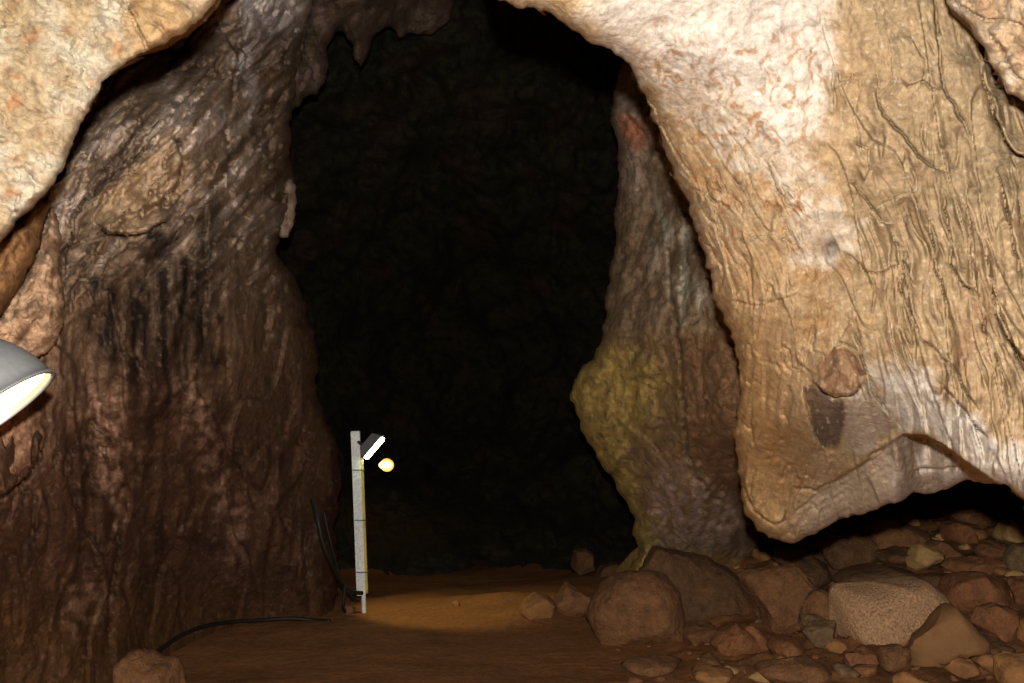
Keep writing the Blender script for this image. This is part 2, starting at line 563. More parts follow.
def color_R(x, y):
    n = len(x)
    col = np.repeat(lin((192, 161, 121))[None], n, 0)
    f1 = fbm(c3(x / 50, y / 50, 1), 5, 61); f2 = fbm(c3(x / 18, y / 18, 2), 5, 62)
    col = blend(col, (176, 132, 84), sstep(-0.1, 0.5, f1) * 0.8 * (1 - sstep(820, 900, x)))
    col = blend(col, (196, 164, 126), sstep(0.0, 0.5, -f1) * 0.7)
    col = blend(col, (172, 126, 92), sstep(0.15, 0.5, fbm(c3(x / 40, y / 80, 5), 4, 63)) * 0.6 * sstep(860, 940, x) * sstep(260, 330, y))
    col = blend(col, (178, 152, 116), 0.55 * sstep(840, 880, x) * (1 - sstep(200, 300, y)))
    # white calcite
    col = blend(col, (224, 206, 182), patch(x, y, WHITE_TOP, 9, 71, 12, 22) * (0.45 + 0.5 * sstep(-0.25, 0.25, f2)))
    col = blend(col, (238, 226, 212), patch(x, y, WHITE_CORE, 25, 72, 26, 40) * 0.6)
    col = blend(col, (186, 142, 98), sstep(0.18, 0.4, fbm(c3(x / 14, y / 11, 6), 4, 64)) * 0.85 * (x < 800) * sstep(20, 90, y) * (1 - sstep(170, 220, y)))
    e = edge_y(x, FACET_END + LEDGE[1:])
    und = sstep(-1, 3, y - e) * sstep(780, 815, x) * (1 - sstep(985, 1010, x))
    col = blend(col, (214, 190, 162), und * (0.75 + 0.2 * f2))
    col = blend(col, (236, 218, 200), und * sstep(870, 915, x) * sstep(-0.3, 0.3, f2) * 0.9)
    col = blend(col, (228, 214, 196), patch(x, y, WHITE_LOW, 10, 73, 12, 18) * (0.6 + 0.35 * sstep(-0.3, 0.2, f2)))
    col = blend(col, (196, 176, 152), patch(x, y, WHITE_LOW2, 5, 74, 6, 14) * 0.9)
    col = blend(col, (112, 92, 78), patch(x, y, DARK_FLAKE, 2.5, 75, 4, 10) * 0.92)
    fl_ = 1 - sstep(20, 26, np.hypot((x - 841) / 1.08, (y - 371)) + 4 * f2)
    col = blend(col, (158, 118, 86), fl_ * 0.8)
    col = blend(col, (110, 104, 100), np.exp(-(((x - 830) / 9) ** 2 + ((y - 247) / 10) ** 2)) * sstep(-.3, .3, f2))
    # fibrous brown and white streaks in the calcite
    rx = (x - 760) * .9 + .5 * (y - 40); ry = (y - 40) * .9 - .5 * (x - 760)
    fs = fbm(c3(rx / 7 + 3 * fbm(c3(x / 25, y / 25, 30), 3, 66), ry / 22, 12), 4, 67)
    mk = sstep(610, 660, x) * (1 - sstep(828, 850, x + .1 * y)) * sstep(-10, 60, y) * (1 - sstep(240, 290, y))
    col = blend(col, (184, 136, 92), mk * sstep(.05, .3, fs) * .8)
    # pale flecks
    fk = sstep(0.42, 0.55, gnoise(c3(x / 5, y / 6, 3), 65))
    col = blend(col, (232, 216, 190), fk * 0.45)
    # ochre tint on the left flank lower end, lightened to offset flash falloff
    col = blend(col, (208, 160, 102), sstep(200, 400, y) * (1 - sstep(745, 830, x)) * 0.75)
    return col


mat_R = rock_mat('pale_limestone', fine=95, coarse=30, bump=0.5, dist=0.005, rough=1.0, spec=0.04, var=0.3)
sheet('wall_right', 'huge pale beige limestone mass with white calcite, bulging into the passage and hanging above the rubble',
      mat_R, depth_R, detail_R, color_R, OUT_R, (430, 1900, -420, 640), 1.25, rim_px=20, rim=0.11, back=1.3, seed=11, gain=GN, rough_edge=2.2)

# ---- the slab in the top right corner, in front of the mass
OUT_C = [(915, -400), (935, -60), (943, -10), (950, 8), (963, 18), (972, 30), (985, 48), (992, 66), (1003, 82), (1012, 95), (1024, 102), (1060, 125), (1300, 240), (1300, -400)]
dC = tps([(940, 0, 2.12), (985, 30, 1.98), (1024, 60, 1.92), (1024, 0, 1.85), (1120, 60, 1.7), (1000, -120, 1.75), (1150, -120, 1.5), (1150, 200, 1.7)])


def detail_C(x, y):
    wx = x + 4 * fbm(c3(x / 20, y / 20, 1), 3, 131)
    d = line_step(wx, y, [(945, -5), (965, 8), (985, 20), (1003, 18), (1030, 28)], .03, 12, side=-1, crev=.015)
    d += line_step(wx, y, [(985, 30), (1000, 45), (1012, 70), (1030, 88)], .03, 12, side=-1, crev=.015)
    d += 0.05 * terrace(fbm(c3(x / 30, y / 22, 4), 4, 132), 5, .12) + 0.008 * fbm(c3(x / 8, y / 8, 5), 3, 133)
    return d


def color_C(x, y):
    col = np.repeat(lin((204, 172, 134))[None], len(x), 0)
    f = fbm(c3(x / 22, y / 22, 1), 5, 134)
    col = blend(col, (180, 134, 98), sstep(0, .4, f) * .7)
    return blend(col, (232, 216, 190), sstep(0.05, .4, -f) * .7)


sheet('ceiling_right', 'pale slab of rock overlapping the right wall in the upper corner',
      mat_R, dC, detail_C, color_C, OUT_C, (905, 1290, -410, 300), 1.8, rim_px=10, rim=0.04, back=0.42, skirt=16, inset=.2, seed=12, gain=GN * .8)

# ================================================================== NEAR LEFT OVERHANG
OUT_L = [(420, -420), (300, -150), (240, -30), (217, 0), (208, 12), (196, 25), (181, 36), (164, 46), (149, 51), (140, 54), (128, 62), (112, 74), (101, 88), (90, 106),
         (80, 124), (73, 145), (66, 162), (56, 180), (43, 196), (28, 211), (12, 228), (0, 243), (-30, 268), (-110, 320), (-420, 520), (-420, -420)]
dL = tps([(217, 0, 2.3), (150, 45, 2.2), (90, 100, 2.2), (60, 170, 2.2), (0, 235, 2.15), (-100, 300, 2.0), (100, 20, 2.2), (40, 60, 2.15), (0, 0, 2.15),
          (20, 140, 2.15), (-150, 100, 1.8), (0, -150, 1.9), (150, -120, 2.1), (260, -140, 2.5)])


def detail_L(x, y):
    d = 0.045 * fbm(c3(x / 70, y / 70, 1), 3, 141)
    u = x + 0.8 * y
    d -= 0.03 * terrace(fbm(c3(u / 90, (y - .6 * x) / 28, 2), 4, 142), 4, .14)
    d += 0.010 * ridged(c3(x / 22, y / 22, 3), 4, 143)
    d += cracks(fbm(c3(u / 60, (y - .6 * x) / 34, 9), 4, 146), .03, .02) * sstep(-.1, .2, fbm(c3(x / 50, y / 50, 9), 3, 147))
    d += 0.007 * fbm(c3(x / 8, y / 8, 4), 3, 144)
    wx = x + 3 * fbm(c3(x / 14, y / 14, 1), 3, 145)
    d += line_step(wx, y, [(125, 5), (136, 22), (143, 38), (150, 52)], .04, 14, side=-1, crev=.015)
    d += line_step(wx, y, [(40, 92), (52, 92), (66, 84), (86, 90)], .02, 12, side=1, crev=.01)
    d += line_step(wx, y, [(64, 165), (78, 135), (95, 112), (106, 92)], .03, 8, side=1, crev=.008)
    d -= .05 * np.exp(-(((x - 175) / 28) ** 2 + ((y - 22) / 20) ** 2))
    return d


def color_L(x, y):
    col = np.repeat(lin((206, 178, 138))[None], len(x), 0)
    f = fbm(c3(x / 26, y / 26, 1), 5, 151); g = fbm(c3(x / 60, y / 60, 1), 4, 152); h = fbm(c3(x / 11, y / 11, 1), 4, 153)
    col = blend(col, (238, 224, 196), sstep(-.1, .3, g) * .75)
    col = blend(col, (196, 138, 92), sstep(.12, .4, f) * .75)
    col = blend(col, (176, 126, 92), sstep(.18, .4, h) * .55 * sstep(40, 130, y))
    col = blend(col, (206, 160, 104), sstep(110, 150, x) * .6)
    col = blend(col, (196, 164, 110), (1 - sstep(0, 90, y)) * .35 * (1 - sstep(0, 120, x)))
    col = blend(col, (120, 80, 42), sstep(185, 250, y) * .35)
    return col


mat_L = rock_mat('cream_limestone', fine=95, coarse=30, bump=0.5, dist=0.006, rough=1.0, spec=0.04, var=0.34)
sheet('ceiling_left', 'cream and rust mottled limestone overhang sweeping down the upper left corner',
      mat_L, dL, detail_L, color_L, OUT_L, (-520, 420, -420, 420), 1.8, rim_px=12, rim=0.07, back=0.8, seed=21, gain=GN * .82)

# ---- lumps behind the overhang
mat_W = rock_mat('brown_cave_wall', fine=60, coarse=18, bump=0.6, dist=0.010, rough=0.85, spec=0.07, var=0.42)


def lump(name, label, outline, dpts, base, second, bounds, seed, mat=None, back=.5, rim=.16, rpx=16, step=2.0, amp=1.0, rough=1.3):
    dd = tps(dpts, 0.001)

    def det(x, y):
        return amp * (0.05 * fbm(c3(x / 26, y / 30, seed), 3, seed) - .05 * terrace(fbm(c3((x + .5 * y) / 16, y / 40, seed), 3, seed + 3), 4, .15)
                      + .02 * ridged(c3(x / 9, y / 9, seed), 3, seed + 1))

    def cf(x, y):
        c = np.repeat(lin(base)[None], len(x), 0)
        c = blend(c, second, sstep(-.1, .35, fbm(c3(x / 14, y / 14, seed), 4, seed + 2)) * .8)
        return c
    return sheet(name, label, mat or mat_W, dd, det, cf, outline, bounds, step, rim_px=rpx, rim=rim, back=back, skirt=14, inset=.25, seed=seed, rough_edge=rough)


lump('wall_left_upper', 'tawny shelf of rock tucked just under the cream overhang at the frame edge',
     [(-200, 240), (0, 232), (30, 200), (52, 190), (50, 208), (44, 228), (40, 248), (31, 268), (18, 290), (6, 308), (-8, 322), (-200, 380)],
     [(0, 240, 2.75), (40, 210, 2.95), (0, 310, 2.75), (-150, 300, 2.3)], (124, 88, 54), (96, 66, 42), (-150, 70, 160, 400), 22, amp=.9)
lump('wall_left_lump', 'rough orange brown knob of rock above the dome lamp',
     [(-200, 360), (0, 318), (12, 296), (28, 272), (38, 246), (46, 222), (52, 206), (59, 222), (61, 242), (58, 262), (61, 280), (65, 302), (64, 322), (57, 342), (48, 353), (30, 360), (0, 366), (-200, 420)],
     [(50, 225, 3.25), (30, 300, 3.0), (60, 320, 3.15), (0, 340, 2.95), (-150, 380, 2.4), (50, 280, 3.05)], (176, 142, 110), (128, 92, 66), (-150, 90, 180, 440), 23, amp=1.9)

# ================================================================== LEFT WALL
OUT_W = [(345, -420), (330, -120), (316, -30), (312, 0), (308, 18), (305, 32), (301, 62), (298, 82), (295, 100), (292, 118), (292, 140), (291, 165), (296, 187), (295, 212),
         (292, 232), (278, 237), (277, 246), (281, 260), (296, 278), (304, 300), (311, 326), (316, 345), (319, 372), (320, 402), (324, 414), (331, 426), (337, 442), (340, 470),
         (339, 505), (335, 520), (337, 540), (337, 575), (335, 600), (337, 616), (342, 650), (345, 760), (345, 1000), (-500, 1000), (-500, -420)]
dW = tps([(-150, 100, 3.0), (0, 200, 3.4), (75, 160, 3.75), (60, 300, 3.65), (150, 112, 4.15), (120, 200, 3.95), (180, 250, 4.3), (190, 52, 5.3), (150, 76, 4.9), (108, 108, 4.4), (212, 120, 4.4), (215, 40, 4.9), (250, 110, 5.2), (300, 60, 5.9), (288, 170, 6.2),
          (300, -150, 5.0), (100, -100, 3.8), (240, 220, 5.3), (200, 350, 4.8), (290, 330, 6.4), (316, 380, 6.9), (270, 430, 6.1), (337, 470, 7.4), (338, 560, 7.5), (336, 612, 7.3), (300, 616, 7.1), (250, 618, 6.9),
          (200, 624, 6.45), (150, 645, 5.7), (115, 683, 5.0), (60, 683, 4.6), (100, 560, 4.85), (60, 470, 3.9), (0, 480, 3.2), (20, 400, 3.35), (0, 600, 3.9), (200, 500, 5.7), (270, 540, 6.5), (130, 400, 4.2),
          (-150, 400, 2.8), (-150, 700, 3.4), (200, 740, 6.0), (336, 740, 7.3)], 0.0003)

CW = [
    ([(185, 205), (165, 220), (145, 232), (125, 236), (108, 232), (92, 220)], .14, 30, 1, .05),
    ([(168, 130), (178, 142), (184, 160), (180, 180), (166, 196), (158, 218)], .12, 26, 1, .04),
    ([(168, 135), (150, 150), (135, 160), (115, 185), (100, 200)], .05, 14, 1, .02),
    ([(222, 30), (240, 55), (232, 90), (226, 130), (229, 160), (222, 178), (205, 196), (190, 215)], .12, 30, 1, .03),
    ([(245, 20), (243, 42), (247, 60), (238, 85)], .06, 14, 1, .02),
    ([(150, 110), (120, 150), (95, 180), (75, 220), (66, 260), (62, 300)], .08, 12, -1, .05),
    ([(190, 90), (160, 130), (130, 165), (100, 190), (88, 215)], .06, 14, -1, .04),
    ([(210, 80), (190, 110), (170, 130)], .05, 14, -1, .03),
    ([(145, 90), (110, 135), (85, 170), (62, 210)], .06, 10, -1, .04),
    ([(125, 205), (95, 250), (75, 290), (66, 330)], .05, 14, -1, .02),
    ([(48, 425), (44, 440), (38, 458), (25, 478), (10, 492), (-5, 502)], .09, 16, 1, .05),
    ([(68, 430), (66, 470), (80, 520), (105, 560), (115, 600), (110, 640)], .08, 20, 1, .02),
    ([(119, 520), (117, 560), (112, 590), (108, 620), (106, 650)], .09, 16, 1, .05),
    ([(60, 360), (70, 400), (85, 470), (118, 520)], .05, 20, 1, .0),
    ([(205, 205), (207, 250), (206, 300), (205, 345)], .05, 12, -1, .02),
    ([(306, 520), (305, 560), (308, 615)], .09, 12, 1, .03),
    ([(190, 370), (215, 420), (240, 470), (262, 520)], .07, 30, 1, .0),
    ([(262, 190), (278, 200), (286, 180)], .05, 10, 1, .02),
]


def detail_W(x, y):
    wx = x + 5 * fbm(c3(x / 20, y / 20, 1), 3, 161); wy = y + 5 * fbm(c3(x / 20, y / 20, 6), 3, 162)
    d = np.zeros_like(x)
    for line, h, L, side, cv in CW:
        d += line_step(wx, wy, line, h * 1.7, L, side=side, crev=cv * 2.6, cw=2.0)
    d -= .16 * np.exp(-(((x - 150 + .7 * (y - 185)) / 38) ** 2 + ((y - 185 + .5 * (x - 150)) / 26) ** 2))
    d -= 0.10 * (1 - sstep(230, 340, y)) * flake(fbm(c3((x * .66 + y * .62) / 40, (x * .62 - y * .66) / 110, 33), 3, 181), 3, .08)
    d -= 0.09 * sstep(250, 340, y) * flake(fbm(c3((x + .1 * y) / 60, y / 200, 34), 2, 182), 2.2, .08)
    s = 0.7 + 0.5 * sstep(100, 330, x)
    d += 0.14 * s * fbm(c3(x / 80, y / 110, 2), 3, 163)
    upper = 1 - sstep(230, 340, y)
    # folds running down-left in the upper part
    u = (x * 0.66 + y * 0.62); v = (x * 0.62 - y * 0.66)
    wn = 8 * fbm(c3(x / 50, y / 50, 5), 3, 164)
    d -= 0.16 * upper * ridged(c3((u + 2 * wn) / 44, v / 170, 31), 2, 179)
    d -= 0.08 * upper * ridged(c3((u + wn) / 17, v / 120, 3), 3, 165)
    d -= 0.15 * upper * terrace(fbm(c3((u + wn) / 26, v / 90, 7), 4, 166), 5, .12)
    # vertical flutes lower down
    low = 1 - upper
    d -= 0.12 * low * ridged(c3((x + 2 * wn) / 52, y / 260, 32), 2, 180)
    d -= 0.05 * low * ridged(c3((x + wn) / 20, y / 160, 4), 3, 167)
    d -= 0.07 * low * terrace(fbm(c3((x + wn) / 34, y / 160, 17), 3, 168), 4, .2)
    d += (0.010 + .010 * upper) * s * ridged(c3(x / 11, y / 13, 8), 4, 169)
    d += 0.018 * low * fbm(c3(x / 12, y / 16, 8), 3, 170)
    cn = fbm(c3((u + wn) / 24, v / 80, 27), 4, 176)
    d += cracks(cn, .05, .13) * upper
    cn = fbm(c3((x + wn) / 30, y / 80, 28), 4, 177)
    d += cracks(cn, .04, .09) * low * sstep(0, .3, fbm(c3(x / 60, y / 60, 29), 3, 178))
    # toe of the wall merges with the floor
    return d * (1 - 0.6 * sstep(560, 625, y))


def color_W(x, y):
    col = np.repeat(lin((116, 90, 68))[None], len(x), 0)
    f = fbm(c3(x / 34, y / 40, 1), 5, 171); g = fbm(c3(x / 12, y / 12, 1), 4, 172)
    vs = fbm(c3(x / 13, y / 90, 4), 5, 173)
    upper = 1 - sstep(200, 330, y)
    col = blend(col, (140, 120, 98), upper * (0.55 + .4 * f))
    u = (x * 0.66 + y * 0.62); v = (x * 0.62 - y * 0.66)
    sx = fbm(c3(u / 11, v / 70, 2), 5, 174)
    col = blend(col, (176, 156, 140), upper * sstep(.0, .3, sx) * .85)
    col = blend(col, (66, 50, 40), upper * sstep(.02, .35, -sx) * .6)
    col = blend(col, (160, 132, 100), patch(x, y, [(168, 132), (186, 155), (184, 185), (165, 210), (145, 238), (110, 236), (92, 215), (110, 190)], 6, 81, 8, 14) * .7)
    # grey white bloom near the top
    col = blend(col, (176, 166, 160), patch(x, y, [(240, -60), (318, -60), (306, 40), (300, 60), (262, 70), (255, 110), (240, 60)], 10, 82, 16, 22) * .7)
    col = blend(col, (96, 84, 74), patch(x, y, [(262, 32), (300, 34), (296, 60), (264, 60)], 5, 83, 6, 14) * .8)
    # grazing shade towards the inner edge, painted in as darker brown
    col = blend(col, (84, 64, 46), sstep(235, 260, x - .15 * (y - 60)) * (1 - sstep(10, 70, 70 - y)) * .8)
    # black manganese streaks
    dk = patch(x, y, [(85, 290), (115, 270), (150, 285), (185, 260), (215, 290), (210, 370), (180, 400), (150, 420), (120, 380), (90, 360)], 16, 84, 26, 26)
    col = blend(col, (26, 21, 18), dk * (.35 + .65 * sstep(-.3, .15, vs)) * .93)
    dk2 = patch(x, y, [(150, 235), (175, 240), (160, 262), (140, 255)], 8, 85, 10, 14)
    col = blend(col, (40, 34, 30), dk2 * .8)
    dk3 = patch(x, y, [(196, 210), (222, 200), (215, 300), (200, 340)], 8, 86, 12, 16)
    col = blend(col, (52, 42, 34), dk3 * .6)
    # reddish lower area with pale mineral bloom
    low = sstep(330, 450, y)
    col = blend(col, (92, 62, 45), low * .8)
    col = blend(col, (62, 44, 34), low * sstep(.0, .4, f) * .6)
    bloom = patch(x, y, [(90, 390), (120, 385), (130, 430), (125, 520), (100, 500), (85, 440)], 14, 87, 18, 16)
    bloom = np.maximum(bloom, patch(x, y, [(188, 385), (206, 390), (220, 450), (232, 500), (240, 540), (222, 530), (200, 460)], 12, 88, 16, 14))
    bloom = np.maximum(bloom, 1.3 * patch(x, y, [(70, 590), (95, 580), (112, 600), (95, 630), (70, 640), (60, 620)], 8, 89, 12, 10))
    bloom = np.maximum(bloom, patch(x, y, [(222, 485), (245, 490), (250, 560), (228, 580)], 10, 90, 14, 12) * .7)
    col = blend(col, (176, 136, 110), np.clip(bloom, 0, 1) * sstep(-.2, .25, g) * .8)
    col = blend(col, (104, 70, 36), sstep(560, 640, y) * .55)
    fk = sstep(.4, .56, gnoise(c3(x / 4.5, y / 5.5, 3), 175))
    col = blend(col, (190, 160, 136), fk * .16)
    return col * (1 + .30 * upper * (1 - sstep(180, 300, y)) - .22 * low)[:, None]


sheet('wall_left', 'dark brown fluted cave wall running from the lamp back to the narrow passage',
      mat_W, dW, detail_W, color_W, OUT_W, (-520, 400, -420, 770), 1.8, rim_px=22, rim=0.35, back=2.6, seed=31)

lump('wall_left_ledge', 'cracked brown lump of wall below the dome lamp',
     [(-200, 420), (0, 400), (30, 402), (44, 414), (47, 432), (43, 450), (34, 466), (22, 481), (8, 494), (-10, 504), (-200, 560)],
     [(40, 420, 3.25), (0, 420, 3.0), (30, 460, 3.2), (0, 495, 3.05), (-150, 450, 2.4)], (150, 112, 84), (120, 84, 62), (-150, 70, 380, 580), 24, amp=.9, back=.6)

# flake standing off the inner edge of the left wall
lump('wall_left_flake', 'thin grey flake standing off the inner edge of the left wall',
     [(284, 184), (292, 178), (297, 186), (296, 205), (294, 226), (289, 237), (279, 237), (276, 228), (278, 205)],
     [(286, 190, 6.1), (286, 230, 6.15), (295, 200, 6.15)], (136, 116, 98), (110, 88, 68), (262, 310, 165, 250), 25, amp=.3, back=.5, rpx=8, rim=.05)

# ================================================================== DEEPER CEILING, RIGHT FLANK, BACK
mat_B = rock_mat('deep_cave_rock', fine=40, coarse=7, bump=0.8, dist=0.03, rough=0.85, spec=0.2, var=0.4)
OUT_T = [(200, -420), (230, 0), (250, 140), (292, 112), (303, 97), (318, 95), (326, 80), (329, 68), (327, 47), (334, 36), (342, 25), (346, 38), (353, 48), (354, 60), (361, 67), (367, 58),
         (371, 46), (373, 37), (383, 29), (392, 27), (399, 39), (408, 33), (424, 34), (438, 30), (447, 24), (454, 6), (470, -20), (500, -60), (700, -90), (900, -100), (900, -420)]
dT = tps([(260, 50, 6.4), (310, 80, 6.3), (325, 40, 6.6), (360, 50, 7.2), (400, 25, 7.8), (445, 15, 8.2), (360, 0, 6.6), (450, -60, 7.0), (600, -120, 6.5), (330, -140, 5.6), (600, -160, 5.2)])


def detail_T(x, y):
    return (.22 * fbm(c3(x / 40, y / 40, 1), 4, 181) - .3 * terrace(fbm(c3((x + y * .5) / 34, (y - .3 * x) / 50, 2), 4, 182), 4, .12)
            + .03 * ridged(c3(x / 9, y / 9, 1), 3, 183) + line_step(x, y, [(318, -30), (314, 0), (307, 32), (303, 62), (299, 95)], .25, 20, side=1, crev=.2))


def color_T(x, y):
    c = np.repeat(lin((104, 84, 66))[None], len(x), 0)
    f = fbm(c3(x / 28, y / 28, 1), 4, 184)
    c = blend(c, (74, 68, 44), sstep(0, .35, f) * .7)
    return blend(c, (126, 104, 92), sstep(.05, .35, -f) * .7)


sheet('ceiling_far', 'dim brown rock roof with a hanging point over the dark chamber',
      mat_B, dT, detail_T, color_T, OUT_T, (190, 880, -420, 180), 2.2, rim_px=12, rim=0.25, back=2.0, skirt=20, seed=41)

OUT_F = [(700, -420), (660, -60), (640, 20), (624, 60), (616, 88), (611, 112), (617, 140), (619, 174), (616, 205), (616, 243), (609, 272), (605, 296), (604, 322), (600, 344), (588, 362),
         (574, 380), (571, 392), (575, 408), (580, 425), (594, 450), (606, 472), (616, 488), (627, 503), (635, 520), (635, 538), (638, 556), (630, 566), (618, 590), (600, 640), (590, 760), (590, 1000), (1500, 1000), (1500, -420)]
dF = tps([(640, 0, 6.6), (625, 80, 6.5), (640, 200, 6.4), (690, 230, 5.7), (610, 300, 6.6), (580, 390, 6.8), (640, 400, 6.3), (700, 400, 5.4), (735, 420, 5.0), (600, 450, 7.0), (640, 520, 7.3), (690, 480, 6.4),
          (720, 530, 7.0), (640, 560, 7.6), (700, 570, 7.6), (760, 550, 8.0), (850, 500, 9.2), (960, 470, 10.5), (1100, 450, 10.5), (700, 700, 7.6), (900, 700, 9.5), (850, 300, 6.5), (760, 300, 5.0),
          (1100, 100, 6), (1100, 700, 10), (760, 0, 5.5)], 0.0003)
CF = [
    ([(668, 240), (672, 300), (680, 350), (684, 400), (688, 456), (698, 478), (711, 494), (726, 503), (742, 507)], .22, 34, -1, .08),
    ([(727, 470), (722, 490), (740, 508)], .08, 10, -1, .04),
    ([(622, 110), (632, 120), (645, 130), (648, 150)], .12, 14, -1, .05),
    ([(625, 420), (650, 440), (668, 470), (672, 500)], .08, 20, 1, .03),
    ([(690, 330), (700, 380), (702, 430)], .05, 20, 1, .02),
]


def detail_F(x, y):
    wx = x + 5 * fbm(c3(x / 20, y / 20, 1), 3, 191); wy = y + 5 * fbm(c3(x / 20, y / 20, 6), 3, 192)
    d = np.zeros_like(x)
    for line, h, L, side, cv in CF:
        d += line_step(wx, wy, line, h, L, side=side, crev=cv)
    d += .2 * fbm(c3(x / 50, y / 60, 2), 4, 193) - .18 * terrace(fbm(c3((x + .3 * y) / 22, y / 45, 3), 4, 194), 4, .14)
    d += .035 * ridged(c3(x / 9, y / 10, 4), 3, 195)
    return d


def color_F(x, y):
    c = np.repeat(lin((122, 96, 66))[None], len(x), 0)
    f = fbm(c3(x / 24, y / 30, 1), 5, 196); g = fbm(c3(x / 9, y / 12, 1), 4, 197)
    olive = patch(x, y, [(570, 330), (640, 345), (668, 380), (650, 430), (628, 440), (640, 500), (668, 560), (600, 600), (560, 480)], 14, 91, 16, 22)  # mossy olive tone plus the post lamp's yellow light, painted into the colour
    c = blend(c, (154, 128, 66), olive * (.75 + .2 * f))
    c = blend(c, (76, 74, 44), olive * sstep(.1, .35, g) * .6)
    up = 1 - sstep(300, 360, y)
    c = blend(c, (112, 94, 74), up * .6)
    st = fbm(c3((x - .1 * y) / 9, y / 60, 6), 4, 198)
    c = blend(c, (176, 166, 142), patch(x, y, [(650, 190), (700, 230), (712, 310), (690, 330), (660, 300)], 14, 92, 18, 18) * sstep(-.15, .25, st) * .65)
    c = blend(c, (156, 136, 118), patch(x, y, [(612, 80), (640, 100), (650, 200), (622, 190)], 10, 93, 14, 18) * .5)
    c = blend(c, (150, 96, 66), patch(x, y, [(620, 112), (634, 114), (646, 132), (648, 152), (636, 152), (624, 140)], 3, 94, 4, 8) * .85)
    c = blend(c, (104, 74, 48), patch(x, y, [(676, 330), (760, 330), (760, 510), (700, 480), (684, 400)], 8, 95, 10, 18) * .85)
    c = blend(c, (150, 122, 106), patch(x, y, [(655, 470), (690, 465), (740, 515), (745, 548), (670, 552), (648, 510)], 10, 96, 14, 14) * sstep(-.3, .2, g) * .85)
    c = blend(c, (172, 128, 70), patch(x, y, [(690, 552), (740, 558), (765, 555), (745, 566), (690, 562)], 4, 97, 5, 10) * .6)
    return c


mat_F = rock_mat('flank_rock', fine=45, coarse=13, bump=0.7, dist=0.022, rough=0.8, spec=0.25, var=0.34)
sheet('wall_right_far', 'olive and grey streaked rock flank behind the pale mass, beside the chamber opening',
      mat_F, dF, detail_F, color_F, OUT_F, (555, 1600, -420, 760), 2.0, rim_px=16, rim=0.35, back=2.8, seed=51, gain=1.5)

dE = tps([(150, 100, 8.0), (330, 60, 9.0), (450, 80, 9.6), (600, 60, 9.4), (450, -150, 7.5), (800, 0, 8.5), (330, 200, 11), (450, 250, 12.5), (560, 200, 11.5), (450, 400, 14.5), (330, 420, 12.5), (600, 400, 13), (450, 500, 12.2), (387, 465, 12.9),
          (350, 560, 9.8), (450, 570, 9.8), (600, 560, 10.4), (450, 640, 9.7), (150, 640, 10), (800, 640, 10.8), (150, 350, 10), (800, 300, 11), (450, 740, 9)])


def detail_E(x, y):
    return (.5 * fbm(c3(x / 60, y / 60, 1), 4, 201) - .9 * terrace(fbm(c3((x + .2 * y) / 60, y / 75, 2), 4, 202), 4, .12) + .12 * ridged(c3(x / 20, y / 22, 3), 4, 203))


def color_E(x, y):
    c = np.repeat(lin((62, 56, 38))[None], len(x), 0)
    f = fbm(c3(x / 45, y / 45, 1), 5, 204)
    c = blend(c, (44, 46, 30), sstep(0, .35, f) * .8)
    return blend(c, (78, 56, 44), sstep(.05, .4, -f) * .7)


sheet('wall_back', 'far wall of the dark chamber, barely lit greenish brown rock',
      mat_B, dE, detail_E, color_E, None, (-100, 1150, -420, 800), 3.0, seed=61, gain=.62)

# ================================================================== FLOOR
fpts = []
for (a, b, d) in [(640, 683, 5.26), (700, 683, 5.2), (830, 683, 5.05), (1000, 683, 4.85), (890, 650, 5.6), (760, 640, 6.1), (760, 600, 7.0), (760, 562, 7.9), (850, 560, 7.3), (950, 560, 6.9),
                  (900, 522, 8.3), (1000, 520, 8.0), (970, 502, 9.2), (1024, 560, 6.5), (1150, 600, 5.7), (1150, 500, 8.2), (880, 600, 6.3), (1000, 600, 5.9), (680, 600, 7.4), (1150, 683, 4.5)]:
    q = P(a, b, d); fpts.append((q[0], q[1], q[2]))
for (a, b) in [(115, 683), (340, 612), (450, 605), (540, 610), (600, 640), (610, 605), (200, 625), (450, 683)]:
    d = CAM_H / ((b - 430) / FPX); q = P(a, b, d); fpts.append((q[0], q[1], 0.0))
fpts += [(-3.5, 2, 0), (-4, 8, 0), (-3, 13, 0), (0, 12, -.05), (0, 17, 0), (0, 2, 0), (1.0, 3.5, 0), (3, 2.5, .15), (5.5, 2.5, .5), (3, 13, .5), (6, 12, .95), (1.2, 10, 0.02)]
zF = tps(fpts, 0.0005)


def floor_z(x, y):
    x = np.asarray(x, float); y = np.asarray(y, float)
    p = c3(x.ravel(), y.ravel(), 0)
    z = zF(x.ravel(), y.ravel())
    slope = sstep(.6, 1.8, x.ravel())
    z = z + .03 * fbm(p * 1.1, 3, 211) + (.014 + .045 * slope) * fbm(p * 4.5, 5, 212)
    z = z + slope * .07 * ridged(p * 2.6, 4, 213) + .004 * fbm(p * 18, 2, 214)
    # low dusty mound beyond the lamp post
    z = z + .10 * np.exp(-(((x.ravel() - .05) / .7) ** 2 + ((y.ravel() - 7.9) / .35) ** 2)) + .12 * np.exp(-(((x.ravel() - .2) / .35) ** 2 + ((y.ravel() - 7.3) / .25) ** 2))
    return z.reshape(x.shape)


